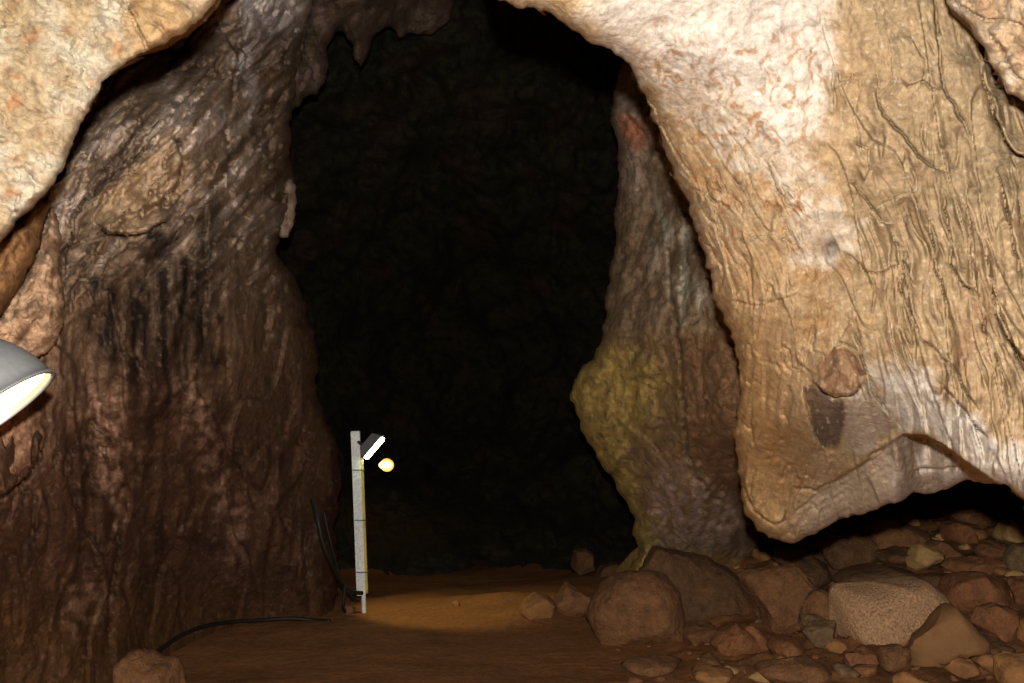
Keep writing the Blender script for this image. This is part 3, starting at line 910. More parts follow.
xs = np.arange(-5.2, 8.5, .045); ys = np.concatenate([np.arange(-.5, 4, .12), np.arange(4, 10, .035), np.arange(10, 18, .1)])
X, Y = np.meshgrid(xs, ys); Z = floor_z(X, Y)
co = np.stack([X.ravel(), Y.ravel(), Z.ravel()], 1)
idx = np.arange(X.size).reshape(X.shape)
f = np.stack([idx[:-1, :-1], idx[:-1, 1:], idx[1:, 1:], idx[1:, :-1]], -1).reshape(-1, 4)
fc = np.repeat(lin((146, 98, 60))[None], len(co), 0)
nf = fbm(co * 1.3, 5, 215); nf2 = fbm(co * 6, 4, 216)
fc = blend(fc, (118, 80, 48), sstep(0, .4, nf) * .7)
fc = blend(fc, (132, 88, 52), sstep(.6, 2, co[:, 0]) * .6)
fc = blend(fc, (98, 66, 44), sstep(1.2, 2.5, co[:, 0]) * sstep(-.1, .3, nf2) * .7)
mat_G = rock_mat('ochre_dust_floor', fine=70, coarse=18, bump=0.6, dist=0.012, rough=0.95, spec=0.1, var=0.22, speck=.12)
structure(mesh_obj('floor', co, f, mat_G, fc), 'ochre brown dusty cave floor rising into a rubble slope on one side')

# ================================================================== LOOSE ROCKS
random.seed(3)
MATS = {
    'brown': rock_mat('brown_stone', (134, 92, 58), 70, 16, .8, .014, var=.34),
    'dark': rock_mat('dark_stone', (108, 76, 48), 60, 14, .8, .014, var=.34),
    'red': rock_mat('reddish_stone', (142, 92, 58), 70, 16, .8, .012, var=.34),
    'ochre': rock_mat('ochre_stone', (156, 108, 64), 60, 16, .6, .010, var=.25),
    'grey': rock_mat('grey_stone', (122, 94, 64), 60, 20, .7, .012, var=.35),
    'rough': rock_mat('rough_brown_block_stone', (238, 182, 132), 150, 60, 1.0, .014, var=.5, speck=.6),
    'tan': rock_mat('tan_stone', (176, 136, 84), 55, 14, .5, .012, var=.25, speck=.15),
    'pale': rock_mat('pale_stone', (176, 156, 140), 60, 16, .5, .010, var=.25),
    'smooth': rock_mat('smooth_dusted_stone', (142, 100, 62), 60, 10, .25, .006, var=.12),
}


def rock_mesh(outline, d, thick, seed, sub=4, cuts=9, noise=.06, block=.65):
    """a closed stone whose front view follows the outline, with its own thickness and broken faces"""
    rnd = np.random.RandomState(seed)
    ol = np.array(outline, float)
    cx, cy = (ol[:, 0].min() + ol[:, 0].max()) / 2, (ol[:, 1].min() + ol[:, 1].max()) / 2
    rel = ol - [cx, cy]
    th = np.linspace(-math.pi, math.pi, 181)
    rad = np.zeros_like(th)
    n = len(rel)
    for k, t in enumerate(th):
        c, s = math.cos(t), math.sin(t); best = 0
        for i in range(n):
            a, b = rel[i], rel[(i + 1) % n]
            e = b - a
            den = c * e[1] - s * e[0]
            if abs(den) < 1e-9:
                continue
            r = (a[0] * e[1] - a[1] * e[0]) / den
            u = (a[0] * s - a[1] * c) / den
            if r > 0 and -1e-6 <= u <= 1 + 1e-6:
                best = max(best, r)
        rad[k] = best if best > 0 else (rad[k - 1] if k else 1)
    bm = bmesh.new(); bmesh.ops.create_icosphere(bm, subdivisions=sub, radius=1)
    v = np.array([p.co[:] for p in bm.verts]); fc_ = np.array([[q.index for q in g.verts] for g in bm.faces]); bm.free()
    # facet cuts in unit space
    for k in range(cuts):
        nrm = rnd.normal(size=3); nrm[1] = -(abs(nrm[1]) + .55)   # on the front, so the outline stays
        if k % 3 == 2:
            nrm[1] *= -1
        nrm /= np.linalg.norm(nrm)
        c = rnd.uniform(.50, .86)
        dd = v @ nrm - c
        v = v - np.maximum(dd, 0)[:, None] * nrm
    rho = np.hypot(v[:, 0], v[:, 2])
    ang = np.arctan2(-v[:, 2], v[:, 0])       # image y points down
    R = np.interp(ang, th, rad)
    rr = np.clip(rho, 0, 1) ** block
    k = d / FPX
    lx = np.cos(ang) * R * rr * k; lz = -np.sin(ang) * R * rr * k
    ly = np.sign(v[:, 1]) * np.abs(v[:, 1]) ** .8 * thick
    size = float(np.mean(rad) * k)
    p = np.stack([lx, ly, lz], 1)
    dirn = p / np.maximum(np.linalg.norm(p, axis=1)[:, None], 1e-6)
    q = p / size
    p = p + dirn * (size * noise * (fbm(q * 1.6 + seed, 5, seed % 97) * 1.6 + .5 * ridged(q * 3.2 + seed, 4, seed % 89) - 1.6 * terrace(fbm(q * 1.2 + 5 + seed, 3, seed % 83), 3, .1)))[:, None]
    return p, fc_, (cx, cy)


RN = [0]


def floor_hit(px, py):
    """distance along the view direction at which a sight line meets the floor"""
    ds = np.arange(3.5, 12, .02)
    q = P(np.full(ds.shape, px), np.full(ds.shape, py), ds)
    below = q[:, 2] < floor_z(q[:, 0], q[:, 1])
    return float(ds[np.argmax(below)]) if below.any() else 9.0


def rock(name, label, outline, d, thick, mat, cat='rock', seed=None, group=None, **kw):
    RN[0] += 1
    ys_ = [q[1] for q in outline]; xm = (min(q[0] for q in outline) + max(q[0] for q in outline)) / 2
    if d < 9:
        d2 = floor_hit(xm, max(ys_) - .18 * (max(ys_) - min(ys_)))
        
        d = d2
    p, fcs, (cx, cy) = rock_mesh(outline, d, thick, seed or RN[0] * 7 + 1, **kw)
    c = P(cx, cy, d)
    c[1] += thick * .35
    zmin = p[:, 2].min()
    p = p - [0, 0, zmin]
    o = mesh_obj(name, p, fcs, MATS[mat], smooth=True)
    o.location = (c[0], c[1], c[2] + zmin)
    o['label'] = label; o['category'] = cat
    if group:
        o['group'] = group
    return o


def blob(cx, cy, rx, ry, n=9, seed=0):
    r = random.Random(seed)
    return [(cx + rx * math.cos(2 * math.pi * i / n) * r.uniform(.8, 1.1), cy + ry * math.sin(2 * math.pi * i / n) * r.uniform(.8, 1.1)) for i in range(n)]


rock('boulder', 'big rounded dull brown boulder at the edge of the dusty path below the olive flank',
     [(589, 618), (594, 603), (604, 590), (614, 580), (632, 575), (655, 575), (670, 581), (682, 596), (687, 618), (686, 640), (676, 654), (650, 658), (618, 656), (600, 642)], 5.95, .34, 'brown', 'boulder', sub=5, cuts=3, noise=.045, block=.85)
rock('boulder', 'dark brown peaked boulder behind the big rounded one', [(634, 583), (648, 563), (658, 549), (680, 556), (715, 561), (736, 572), (748, 592), (756, 614), (735, 628), (690, 632), (650, 620)], 6.7, .4, 'dark', 'boulder', sub=5, cuts=10)
rock('leaning_slab', 'leaning brown slab with a sharp upright edge beside the dark peaked boulder', [(736, 572), (748, 562), (768, 559), (800, 566), (822, 590), (806, 612), (800, 640), (775, 645), (764, 630), (757, 614)], 6.55, .3, 'brown', 'rock', sub=5, cuts=10)
rock('buttress_rock', 'tawny buttress stone at the foot of the olive flank, above the rounded boulder', [(606, 588), (620, 572), (634, 556), (646, 546), (658, 552), (650, 570), (640, 588), (620, 596)], 7.1, .25, 'tan', cuts=8)
rock('pointed_rock', 'small pointed brown rock with pale streaks, left of the rounded boulder', [(549, 603), (556, 596), (566, 583), (576, 590), (590, 597), (600, 602), (598, 618), (580, 624), (560, 622), (549, 616)], 6.75, .16, 'brown', cuts=12, noise=.04)
rock('mound_rock', 'low ochre hump of earth and stone left of the pointed rock', [(518, 612), (524, 602), (536, 595), (548, 597), (556, 606), (552, 618), (530, 622)], 6.9, .2, 'ochre', cuts=4, noise=.03)
rock('block', 'large rough tan block with sparkling grains, brightest of the loose rocks under the hanging mass',
     [(840, 596), (846, 589), (870, 587), (905, 584), (928, 581), (938, 590), (948, 602), (944, 614), (928, 628), (912, 643), (885, 646), (858, 651), (846, 644), (840, 630)], 5.55, .26, 'rough', 'rock', sub=5, cuts=2, noise=.03, block=.3)
rock('smooth_slab', 'smooth dusty tilted slab leaning against the rough tan block', [(912, 640), (928, 626), (944, 612), (957, 607), (968, 617), (978, 630), (990, 640), (989, 652), (966, 655), (952, 662), (940, 676), (924, 682), (911, 674)], 5.25, .16, 'smooth', 'rock', sub=5, cuts=6, noise=.02, block=.45)
rock('rock', 'grey chipped stone showing under the smooth slab', [(952, 648), (970, 640), (992, 640), (990, 654), (972, 660), (956, 656)], 5.12, .08, 'grey', cuts=8)
rock('rock', 'orange angular stone below the smooth dusty slab', [(942, 660), (950, 652), (964, 654), (976, 664), (980, 673), (964, 680), (950, 680), (942, 670)], 4.95, .1, 'ochre', cuts=8)
rock('rock', 'flat ochre slab with a dark gap beneath, at the bottom edge by the orange stone', [(979, 664), (986, 656), (1010, 656), (1014, 668), (1006, 676), (990, 672)], 4.95, .12, 'ochre', cuts=8)
rock('rock', 'ochre block cut by the bottom corner of the view', [(1006, 660), (1016, 655), (1040, 655), (1045, 700), (1012, 700), (1006, 680)], 4.85, .14, 'ochre', cuts=8)
rock('rock', 'yellowish stone with a dark notch lying above the rough tan block', [(911, 560), (917, 549), (928, 543), (942, 546), (948, 556), (938, 566), (926, 573), (913, 576)], 6.75, .14, 'tan', cuts=10)
rock('rock', 'brown sloping stone behind the yellowish notched one', [(930, 546), (940, 541), (955, 546), (966, 556), (969, 563), (955, 567), (940, 566)], 6.95, .16, 'brown', cuts=8)
rock('boulder', 'wide dull brown boulder under the shadow of the hanging mass, upslope of the yellowish stone', [(872, 550), (874, 530), (888, 521), (912, 521), (934, 534), (938, 548), (918, 556), (890, 560)], 7.5, .3, 'brown', 'boulder', cuts=10)
rock('boulder', 'dark shadowed boulder left of the wide dull one, close under the hanging tip', [(820, 560), (826, 543), (842, 536), (866, 532), (878, 546), (872, 566), (846, 574), (826, 572)], 7.0, .3, 'dark', 'boulder', cuts=10)
rock('rock', 'rounded reddish brown stone high on the rubble slope', [(948, 540), (948, 528), (956, 522), (972, 524), (980, 534), (976, 544), (960, 548)], 7.6, .2, 'red', cuts=6)
rock('rock', 'long slab lying highest on the slope beneath the black gap', [(950, 514), (956, 508), (975, 508), (995, 518), (1004, 526), (985, 530), (965, 525)], 8.2, .25, 'brown', cuts=8)
rock('rock', 'tan topped rock near the frame edge beneath the black gap', [(1003, 540), (1004, 524), (1012, 520), (1030, 524), (1040, 540), (1024, 550)], 7.3, .22, 'tan', cuts=8)
rock('rock', 'pale brown round stone at the frame edge, midway up the slope', [(1008, 570), (1010, 556), (1020, 546), (1040, 545), (1045, 570), (1022, 576)], 6.3, .16, 'grey', cuts=6)
rock('rock', 'reddish block at the frame edge below the pale round stone', [(1016, 606), (1015, 590), (1020, 579), (1045, 578), (1048, 612), (1026, 612)], 5.6, .14, 'red', cuts=9)
rock('rock', 'small upright ochre stone at the frame edge, lowest of the edge stones', [(1020, 640), (1021, 622), (1040, 618), (1044, 645), (1026, 648)], 5.2, .1, 'ochre', cuts=9)
rock('rock', 'broad reddish slab above the smooth dusty one, crossing behind its peak', [(950, 600), (958, 582), (985, 574), (1012, 578), (1018, 596), (1008, 612), (980, 616), (960, 612)], 6.0, .26, 'red', cuts=10)
rock('rock', 'reddish upright stone right of the smooth dusty slab', [(978, 624), (984, 610), (1000, 606), (1018, 612), (1020, 640), (1016, 654), (992, 654), (990, 638)], 5.4, .14, 'red', cuts=11)
rock('rock', 'grey green wedge of stone against the rough tan block', [(803, 632), (812, 626), (826, 620), (838, 620), (840, 636), (834, 648), (820, 654), (812, 644)], 5.65, .1, 'grey', cuts=11)
rock('rock', 'small orange stone with a dark gap beneath, at the foot of the grey green wedge', [(824, 644), (832, 638), (846, 644), (850, 652), (840, 656), (828, 652)], 5.45, .07, 'ochre', cuts=9)
rock('rock', 'rounded brown stone above the grey green wedge', [(804, 618), (806, 602), (816, 592), (834, 592), (842, 604), (840, 622), (822, 624), (810, 628)], 5.95, .18, 'brown', cuts=7)
rock('rock', 'pale lilac stone sitting alone beneath the leaning slab', [(776, 622), (778, 612), (786, 606), (795, 612), (797, 624), (786, 630)], 6.1, .07, 'pale', cuts=7)
rock('rock', 'flat dark orange stone under the rough tan block', [(842, 652), (858, 650), (880, 650), (884, 664), (872, 674), (850, 672)], 5.3, .12, 'red', cuts=9)
rock('rock', 'squarish brown stone between the dark orange one and the smooth slab', [(884, 650), (900, 646), (911, 650), (912, 668), (900, 676), (884, 670)], 5.25, .1, 'brown', cuts=9)
rock('rock', 'ochre wedge cut by the bottom edge below the smooth slab', [(898, 682), (908, 672), (924, 680), (940, 684), (940, 700), (900, 700)], 4.95, .1, 'ochre', cuts=8)
rock('rock', 'low reddish crumbled stone below the leaning slab', [(712, 646), (722, 634), (738, 626), (752, 634), (764, 646), (758, 658), (730, 660)], 5.85, .14, 'red', cuts=11)
rock('rock', 'angular red brown stone right of the crumbled one', [(744, 632), (752, 626), (768, 636), (782, 650), (768, 656), (752, 650)], 5.8, .1, 'red', cuts=11)
rock('rock', 'wide brown flat stone on the slope behind the rough tan block', [(838, 584), (846, 574), (880, 566), (914, 572), (930, 580), (900, 588), (862, 590)], 6.2, .25, 'dark', cuts=8)
rock('rock', 'dim brown stone in the shadow just right of the leaning slab top', [(790, 580), (800, 562), (822, 556), (838, 566), (836, 584), (818, 594), (800, 594)], 6.6, .22, 'dark', cuts=9)
rock('rock', 'lumpy brown rock poking up at the bottom of the left wall, by the cable end', [(112, 668), (124, 654), (138, 656), (150, 664), (168, 664), (177, 674), (178, 700), (112, 700)], 5.0, .2, 'brown', cuts=6, noise=.13)
rock('stone', 'single small stone lying on the lamplit floor beyond the post', [(451, 606), (452, 602), (457, 600), (460, 604), (458, 608), (453, 608)], 7.7, .03, 'ochre', 'stone', sub=2, cuts=4)
rock('stone', 'small stone beside the foot of the lamp post', [(342, 612), (344, 606), (351, 605), (355, 610), (352, 615), (345, 615)], 7.05, .04, 'brown', 'stone', sub=3, cuts=4)
rock('boulder', 'dim squarish boulder deep in the chamber', [(571, 568), (574, 552), (586, 549), (594, 554), (595, 570), (580, 576)], 9.2, .2, 'dark', 'boulder', cuts=8)
rock('boulder', 'low dim boulder deep in the chamber, beside the squarish one', [(592, 580), (600, 568), (618, 564), (628, 572), (626, 588), (604, 592)], 9.0, .2, 'dark', 'boulder', cuts=8)

for (lab, cx, cy, w, h, mt) in [
        ('low dusty brown stone half buried in front of the rounded boulder', 655, 668, 34, 9, 'brown'),
        ('flat dusty stone half buried at the bottom edge, in front of the crumbled reddish stone', 712, 676, 30, 9, 'ochre'),
        ('broad earthy brown stone at the bottom edge below the grey green wedge', 795, 674, 42, 13, 'brown'),
        ('dusty brown hump between the leaning slab and the grey green wedge', 792, 650, 18, 11, 'red'),
        ('dusty stone tucked between the dark peaked boulder and the crumbled stone', 700, 636, 24, 12, 'brown'),
        ('long reddish brown slab between the yellowish notched stone and the broad reddish slab', 985, 568, 38, 12, 'red'),
        ('dim brown stone between the yellowish notched stone and the rounded reddish one', 905, 560, 26, 12, 'dark'),
        ('dusty brown stone above the reddish edge block', 1000, 552, 22, 12, 'brown'),
        ('dark brown stone just above the right end of the rough tan block', 945, 585, 24, 10, 'dark'),
        ('dim brown stone under the hanging tip beside the dark shadowed boulder', 800, 560, 30, 14, 'dark'),
        ('small dusty wedge of stone at the bottom edge below the reddish upright one', 1000, 652, 20, 8, 'brown')]:
    rock('rock', lab, blob(cx, cy, w, h, 8, cx), 6, .2, mt, cuts=9, noise=.07)

# small rubble between the named rocks: every stone its own object
rr = random.Random(17)
groups = [('small brown stone in the rubble between the larger rocks', 'small stones scattered over the rubble slope')]
protos = {}
for i, key in enumerate(['brown', 'red', 'dark', 'ochre', 'grey', 'tan']):
    for j in range(2):
        p, fcs, _ = rock_mesh(blob(0, 0, 50, 38, 9, i * 9 + j), FPX / 50 * .5, .45, 300 + i * 5 + j, sub=3, cuts=12, noise=.07, block=.7)
        me_o = mesh_obj('rubble_stone', p, fcs, MATS[key])
        protos[(key, j)] = me_o
first_used = set()
LAND = [(638, 618, 'the rounded boulder'), (690, 595, 'the dark peaked boulder'), (780, 600, 'the leaning slab'), (575, 605, 'the pointed rock'), (893, 615, 'the rough tan block'),
        (955, 645, 'the smooth dusty slab'), (962, 668, 'the orange angular stone'), (998, 665, 'the flat ochre slab'), (928, 560, 'the yellowish notched stone'), (905, 540, 'the wide dull boulder'),
        (850, 553, 'the dark shadowed boulder'), (964, 535, 'the rounded reddish stone'), (978, 517, 'the highest long slab'), (1018, 533, 'the tan topped edge rock'), (1020, 562, 'the pale round edge stone'),
        (1024, 595, 'the reddish edge block'), (985, 595, 'the broad reddish slab'), (1000, 632, 'the reddish upright stone'), (822, 637, 'the grey green wedge'), (786, 618, 'the pale lilac stone'),
        (862, 662, 'the dark orange flat stone'), (898, 661, 'the squarish brown stone'), (738, 645, 'the crumbled reddish stone'), (762, 642, 'the angular red brown stone'), (880, 578, 'the wide flat brown stone')]
used_labels = {}
spots = []
tries = 0
while len(spots) < 240 and tries < 5000:
    tries += 1
    py = rr.uniform(515, 683)
    px = rr.uniform(600 + (683 - py) * .4, 1030)
    if py < 545 and px < 830:
        continue
    size = rr.choice([.03, .04, .06, .08, .11, .15, .2]) * rr.uniform(.8, 1.2)
    if px < 700:
        size *= .5
    spots.append((px, py, size))
for (px, py, s) in spots:
    hit = P(px, py, floor_hit(px, py))
    key = (rr.choice(['brown', 'brown', 'red', 'red', 'dark', 'ochre', 'grey', 'tan']), rr.randrange(2))
    src = protos[key]
    o = src if key not in first_used else src.copy()
    if key in first_used:
        sc.collection.objects.link(o)
    first_used.add(key)
    o.location = (hit[0], hit[1] + s * .2, hit[2] + s * .05)
    o.scale = (s * rr.uniform(.8, 1.3), s * rr.uniform(.8, 1.2), s * rr.uniform(.55, .9))
    o.rotation_euler = (rr.uniform(-.4, .4), rr.uniform(-.4, .4), rr.uniform(0, 6.28))
    lx, ly, ln = min(LAND, key=lambda t: math.hypot(t[0] - px, t[1] - py))
    if abs(px - lx) > 2.2 * abs(py - ly):
        rel_ = 'right of' if px > lx else 'left of'
    else:
        rel_ = 'in front of' if py > ly else 'behind'
    sz = 'tiny' if s < .045 else 'small' if s < .085 else 'medium' if s < .13 else 'large'
    cn_ = {'brown': 'brown', 'red': 'reddish brown', 'dark': 'dark brown', 'ochre': 'ochre', 'grey': 'grey brown', 'tan': 'tan'}[key[0]]
    for dist_ in ('', ', close by', ', further off', ', buried'):
        lab = f"{sz} {cn_} rubble stone {rel_} {ln}"
        if dist_ == ', close by' and math.hypot(lx - px, ly - py) > 30:
            continue
        if dist_ == ', further off' and math.hypot(lx - px, ly - py) <= 30:
            continue
        if lab + dist_ not in used_labels:
            break
    lab += dist_
    used_labels[lab] = 1
    o['label'] = lab
    o['category'] = 'stone'; o['group'] = 'small stones scattered over the rubble slope'
for key, o in protos.items():
    if key not in first_used:
        bpy.data.objects.remove(o)


# ================================================================== LAMPS, POST, CABLES
def empty(name, label, cat, loc, group=None):
    o = bpy.data.objects.new(name, None); sc.collection.objects.link(o)
    o.location = loc; o['label'] = label; o['category'] = cat
    if group:
        o['group'] = group
    return o


def part(name, bm, mat, parent, smooth=False, label=None):
    me = bpy.data.meshes.new(name); bmesh.ops.recalc_face_normals(bm, faces=bm.faces[:])
    bm.to_mesh(me); bm.free()
    me.materials.append(mat)
    for p in me.polygons:
        p.use_smooth = smooth
    o = bpy.data.objects.new(name, me); sc.collection.objects.link(o)
    o.parent = parent
    if label:
        o['label'] = label
    return o


def box_bm(bm, size, loc=(0, 0, 0), rot=None, bevel=0.0):
    r = bmesh.ops.create_cube(bm, size=1)
    vs = r['verts']
    M = Matrix.Translation(loc) @ (rot.to_4x4() if rot else Matrix.Identity(4)) @ Matrix.Diagonal((*size, 1))
    bmesh.ops.transform(bm, matrix=M, verts=vs)
    if bevel:
        es = list({e for v in vs for e in v.link_edges})
        bmesh.ops.bevel(bm, geom=es, offset=bevel, segments=2, affect='EDGES')
    return bm


def tube_bm(bm, pts, r, n=10):
    pts = [Vector(p) for p in pts]
    # Catmull-Rom resample
    out = []
    for i in range(len(pts) - 1):
        p0, p1, p2, p3 = pts[max(i - 1, 0)], pts[i], pts[i + 1], pts[min(i + 2, len(pts) - 1)]
        for k in range(6):
            t = k / 6
            out.append(.5 * ((2 * p1) + (p2 - p0) * t + (2 * p0 - 5 * p1 + 4 * p2 - p3) * t * t + (3 * p1 - p0 - 3 * p2 + p3) * t ** 3))
    out.append(pts[-1])
    rings = []
    up = Vector((0, 0, 1))
    for i, p in enumerate(out):
        t = (out[min(i + 1, len(out) - 1)] - out[max(i - 1, 0)]).normalized()
        a = t.cross(up)
        if a.length < 1e-3:
            a = t.cross(Vector((1, 0, 0)))
        a.normalize(); b = t.cross(a)
        rr_ = r(i / (len(out) - 1)) if callable(r) else r
        rings.append([bm.verts.new(p + (a * math.cos(2 * math.pi * k / n) + b * math.sin(2 * math.pi * k / n)) * rr_) for k in range(n)])
    for i in range(len(rings) - 1):
        for k in range(n):
            bm.faces.new([rings[i][k], rings[i][(k + 1) % n], rings[i + 1][(k + 1) % n], rings[i + 1][k]])
    bm.faces.new(rings[0][::-1]); bm.faces.new(rings[-1])
    return bm


def lathe_bm(bm, prof, n=48):
    """profile (radius, z) turned about z"""
    rings = []
    for r, z in prof:
        if r < 1e-5:
            rings.append([bm.verts.new((0, 0, z))])
        else:
            rings.append([bm.verts.new((r * math.cos(2 * math.pi * k / n), r * math.sin(2 * math.pi * k / n), z)) for k in range(n)])
    for a, b in zip(rings[:-1], rings[1:]):
        for k in range(n):
            k2 = (k + 1) % n
            if len(a) == 1 and len(b) == 1:
                continue
            if len(a) == 1:
                bm.faces.new([a[0], b[k], b[k2]])
            elif len(b) == 1:
                bm.faces.new([a[k], a[k2], b[0]])
            else:
                bm.faces.new([a[k], a[k2], b[k2], b[k]])
    return bm


m_grey = plain_mat('grey_painted_metal', (128, 128, 126), .45, .3, .05, 60, .1)
m_dark = plain_mat('dark_metal', (60, 58, 54), .5, .3)
m_rubber = plain_mat('black_rubber', (26, 22, 18), .6)
m_galv = plain_mat('speckled_whitewashed_metal', (242, 242, 234), .6, .0, .4, 55, .22)
m_conduit = plain_mat('yellowed_conduit', (206, 184, 92), .5, .0, .1, 40, .15)
m_glow = glow_mat('bright_lamp_glass', (1.0, .9, .5), 6.0)
m_bulb = glow_mat('warm_bulb', (1.0, .9, .6), 14.0)
m_tube = glow_mat('cool_lamp_glass', (.85, 1.0, .62), 14.0)
m_amber = glow_mat('amber_lamp_glass', (1.0, .42, .05), 1.6)

# ---- dome reflector lamp on the left wall
LD = 2.35
rim_c = V(-6, 412, LD)                       # centre of the open face
ray = (rim_c - Vector((0, 0, CAM_H))).normalized()
rx_ = ray.cross(Vector(UP.tolist())).normalized(); ux_ = rx_.cross(ray).normalized()
axis_dir = ((rx_ * .60 - ux_ * .80) * .98 - ray * .20).normalized()
lamp = empty('dome_lamp', 'grey metal dome lamp with a glowing open face, fixed to the left wall', 'lamp', rim_c)
lamp.rotation_mode = 'QUATERNION'
lamp.rotation_quaternion = Vector((0, 0, 1)).rotation_difference(axis_dir)
R0 = .172
prof = []
for k in range(15):
    a = k / 14 * math.pi / 2
    prof.append((R0 * math.sin(a) if k else 0, -.225 * math.cos(a)))
prof_in = [(r * .965, z * .955) for r, z in prof]
bm = bmesh.new(); lathe_bm(bm, prof + [(R0 + .006, .0), (R0 + .006, .006), (R0 - .006, .006)] + prof_in[::-1][0:])
bmesh.ops.remove_doubles(bm, verts=bm.verts, dist=1e-5)
part('dome_shade', bm, m_grey, lamp, True)
bm = bmesh.new(); lathe_bm(bm, [(0, -.022), (R0 * .95, -.022), (R0 * .95, -.016), (0, -.016)])
part('lamp_glass', bm, m_glow, lamp, True, 'glowing glass face')
bm = bmesh.new(); lathe_bm(bm, [(0, -.25), (.035, -.25), (.04, -.24), (.04, -.17), (0, -.17)], 24)
part('lamp_socket', bm, m_dark, lamp, True)
BK = lamp.rotation_quaternion.inverted() @ (V(-130, 330, 2.75) - rim_c)
bm = bmesh.new(); tube_bm(bm, [(0, 0, -.24), (0, 0, -.29), BK * .5 + Vector((0, 0, -.12)), BK], .012)
part('wall_bracket', bm, m_dark, lamp, True)
ll = bpy.data.lights.new('dome_lamp_light', 'SPOT'); ll.energy = 14; ll.color = (1, .82, .45); ll.spot_size = 2.2; ll.spot_blend = .6; ll.shadow_soft_size = .1
lo = bpy.data.objects.new('dome_lamp_light', ll); sc.collection.objects.link(lo); lo.parent = lamp
lo.location = (0, 0, .02); lo.rotation_euler = (math.pi, 0, 0)

# ---- post with tube floodlight
PD = 7.3
base = V(364, 613, PD)
post = empty('lamp_post', 'slim whitewashed metal post with a lit floodlight on top, standing at the passage mouth', 'lamp post', base)
k = PD / FPX


def rel(px, py, dz=0.0):
    return V(px, py, PD) - base + Vector((0, dz, 0))


def strut(bm, a, b, w, dpt, bevel=.004):
    ax = (b - a); L = ax.length
    rot = Vector((0, 0, 1)).rotation_difference(ax.normalized()).to_matrix()
    box_bm(bm, (w, dpt, L), (a + b) / 2, rot, bevel)


bm = bmesh.new(); strut(bm, rel(361.5, 595), rel(355.5, 431), .072, .05)
part('post_channel', bm, m_galv, post)
bm = bmesh.new(); tube_bm(bm, [rel(366.6, 593, -.004), rel(365.2, 555, -.004), rel(363.3, 500, -.004), rel(361.8, 458, -.004)], .014)
part('conduit', bm, m_conduit, post, True, 'yellowed conduit strapped along the post')
bm = bmesh.new(); tube_bm(bm, [rel(364.2, 620), rel(363.8, 605), rel(363.6, 592)], .019)
part('post_foot', bm, m_galv, post, True)
bm = bmesh.new()
for yy in (470, 520, 572):
    xx = 355.5 + (yy - 431) / 164 * 6
    box_bm(bm, (.1, .056, .008), rel(xx + 2.0, yy), None, .002)
part('pipe_clamp', bm, m_dark, post)
head = bpy.data.objects.new('floodlight_head', None)
# floodlight body: a tapered trough above the glowing glass
a, b = rel(366, 457, -.06), rel(383, 437, -.06)
ax = (b - a).normalized(); yv = Vector((0, 1, 0)); perp = ax.cross(yv).normalized()
if perp.z < 0:
    perp = -perp
bm = bmesh.new()
L = (b - a).length
mid = (a + b) / 2


def pt(u, v, w):
    return mid + ax * u + perp * v + yv * w


h1, h2 = L / 2 + .015, L / 2 - .03
c8 = [pt(-h1, .0, -.05), pt(h1, .0, -.05), pt(h1, .0, .09), pt(-h1, .0, .09), pt(-h2, .085, -.0), pt(h2, .085, -.0), pt(h2, .085, .07), pt(-h2, .085, .07)]
vs = [bm.verts.new(c) for c in c8]
for q in [(4, 5, 6, 7), (0, 1, 5, 4), (1, 2, 6, 5), (2, 3, 7, 6), (3, 0, 4, 7), (0, 3, 2, 1)]:
    bm.faces.new([vs[i] for i in q])
bmesh.ops.bevel(bm, geom=bm.edges[:], offset=.004, segments=1, affect='EDGES')
body = part('floodlight_body', bm, m_grey, post)
bm = bmesh.new()
rot = Matrix([ax, yv, perp]).transposed()
box_bm(bm, (L, .11, .03), mid + perp * (-.014), rot, .008)
glass = part('floodlight_glass', bm, m_tube, post, False, 'white glowing glass')
bm = bmesh.new(); tube_bm(bm, [rel(357, 440), rel(362, 444, -.04), rel(370, 444, -.04), rel(372, 441, -.03)], .012)
part('floodlight_arm', bm, m_dark, post, True)
pl_ = bpy.data.lights.new('floodlight_light', 'SPOT'); pl_.energy = 34; pl_.color = (1.0, .84, .34); pl_.spot_size = 1.25; pl_.spot_blend = .35; pl_.shadow_soft_size = .08
po = bpy.data.objects.new('floodlight_light', pl_); sc.collection.objects.link(po)
lp = V(379, 452, PD) + Vector((0, -.06, 0))
po.location = lp
po.rotation_mode = 'QUATERNION'
po.rotation_quaternion = Vector((0, 0, -1)).rotation_difference((V(450, 612, 7.5) - lp).normalized())
bpy.data.objects.remove(head)

# ---- far amber lamp on a thin bracket
AD = 11.0
ac = V(387, 465, AD)
al = empty('amber_lamp', 'distant glowing amber lamp deep in the dark chamber', 'lamp', ac)
bm = bmesh.new(); lathe_bm(bm, [(0, -.05), (.05, -.04), (.085, 0), (.06, .035), (0, .045)], 24)
bmesh.ops.rotate(bm, cent=(0, 0, 0), matrix=Matrix.Rotation(math.radians(72), 3, 'X') @ Matrix.Rotation(math.radians(14), 3, 'Y'), verts=bm.verts)
part('lamp_glass', bm, m_amber, al, True, 'glowing amber glass')
bm = bmesh.new(); bmesh.ops.create_uvsphere(bm, u_segments=20, v_segments=12, radius=1)
bmesh.ops.transform(bm, matrix=Matrix.Translation((-.015, -.035, .0)) @ Matrix.Diagonal((.085, .05, .052, 1)), verts=bm.verts)
part('bulb', bm, glow_mat('yellow_bulb', (1.0, .8, .3), 2.2), al, True, 'brighter yellow white bulb')
bm = bmesh.new(); lathe_bm(bm, [(0, .16), (.04, .15), (.06, .1), (.075, .02), (.07, .02), (.05, .1), (0, .14)], 24)
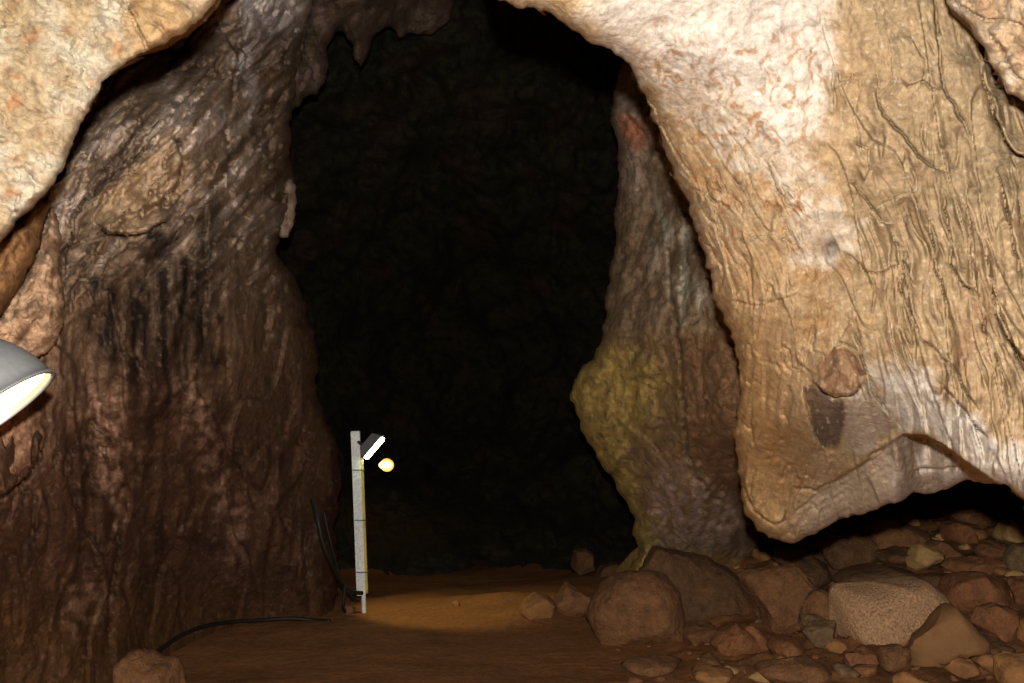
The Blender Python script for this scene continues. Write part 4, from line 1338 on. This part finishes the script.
bmesh.ops.rotate(bm, cent=(0, 0, 0), matrix=Matrix.Rotation(math.radians(-80), 3, 'X'), verts=bm.verts)
part('lamp_shade', bm, m_dark, al, True)
bm = bmesh.new(); tube_bm(bm, [(0, .12, 0), (0, .8, .02), (0, 2.4, .05), (0, 3.5, .05)], .02)
part('wall_bracket', bm, m_dark, al, True)
aL = bpy.data.lights.new('amber_light', 'POINT'); aL.energy = 2.5; aL.color = (1, .55, .12); aL.shadow_soft_size = .1
ao = bpy.data.objects.new('amber_light', aL); sc.collection.objects.link(ao); ao.parent = al; ao.location = (0, -.2, 0)

# ---- cables


def cable(name, label, pts, r, group=None):
    c = [V(*p) for p in pts]
    base_ = c[0].copy()
    bm = bmesh.new(); tube_bm(bm, [q - base_ for q in c], r)
    me = bpy.data.meshes.new(name); bm.to_mesh(me); bm.free(); me.materials.append(m_rubber)
    for p in me.polygons:
        p.use_smooth = True
    o = bpy.data.objects.new(name, me); sc.collection.objects.link(o); o.location = base_
    o['label'] = label; o['category'] = 'cable'
    if group:
        o['group'] = group
    return o


def fd(px, py, up=.02):
    """depth of the floor or the wall foot, whichever the sight line meets first, less the cable's own radius"""
    a = np.array([px - 2.0, px, px + 2.0]); b = np.array([py, py, py], float)
    return min(floor_hit(px, py), float((dW(a, b) + detail_W(a, b)).min())) - .03


cable('cable', 'thick dark cable lying along the foot of the left wall',
      [(145, 662, fd(145, 662, .05)), (158, 651, fd(158, 651, .06)), (172, 641, fd(172, 641, .06)), (186, 633, fd(186, 633, .06)), (205, 626, fd(205, 626, .06)), (230, 622, fd(230, 622, .05)), (262, 620, fd(262, 620, .04)), (290, 618.5, fd(290, 618.5, .03)), (312, 620, fd(312, 620, .02)), (330, 621, fd(330, 621, .01))], .0145)
cable('cable', 'dark cable drooping from the wall edge to the foot of the lamp post',
      [(312, 500, 6.85), (318, 520, 6.75), (322, 540, 6.75), (330, 560, 6.8), (340, 580, 6.95), (350, 591, 7.1), (362, 593, 7.22)], .017)
cable('cable', 'thinner dark cable looped behind the drooping one, dropping to the ground by the post',
      [(324, 512, 6.9), (330, 540, 6.9), (337, 566, 6.95), (344, 585, 7.0), (352, 597, 7.05), (359, 601, 7.1)], .009)
cable('cable', 'short dangling cable end touching the ground left of the lamp post',
      [(345, 586, 7.0), (344, 596, 7.0), (343, 606, 7.0), (345, 611, 7.05)], .012)
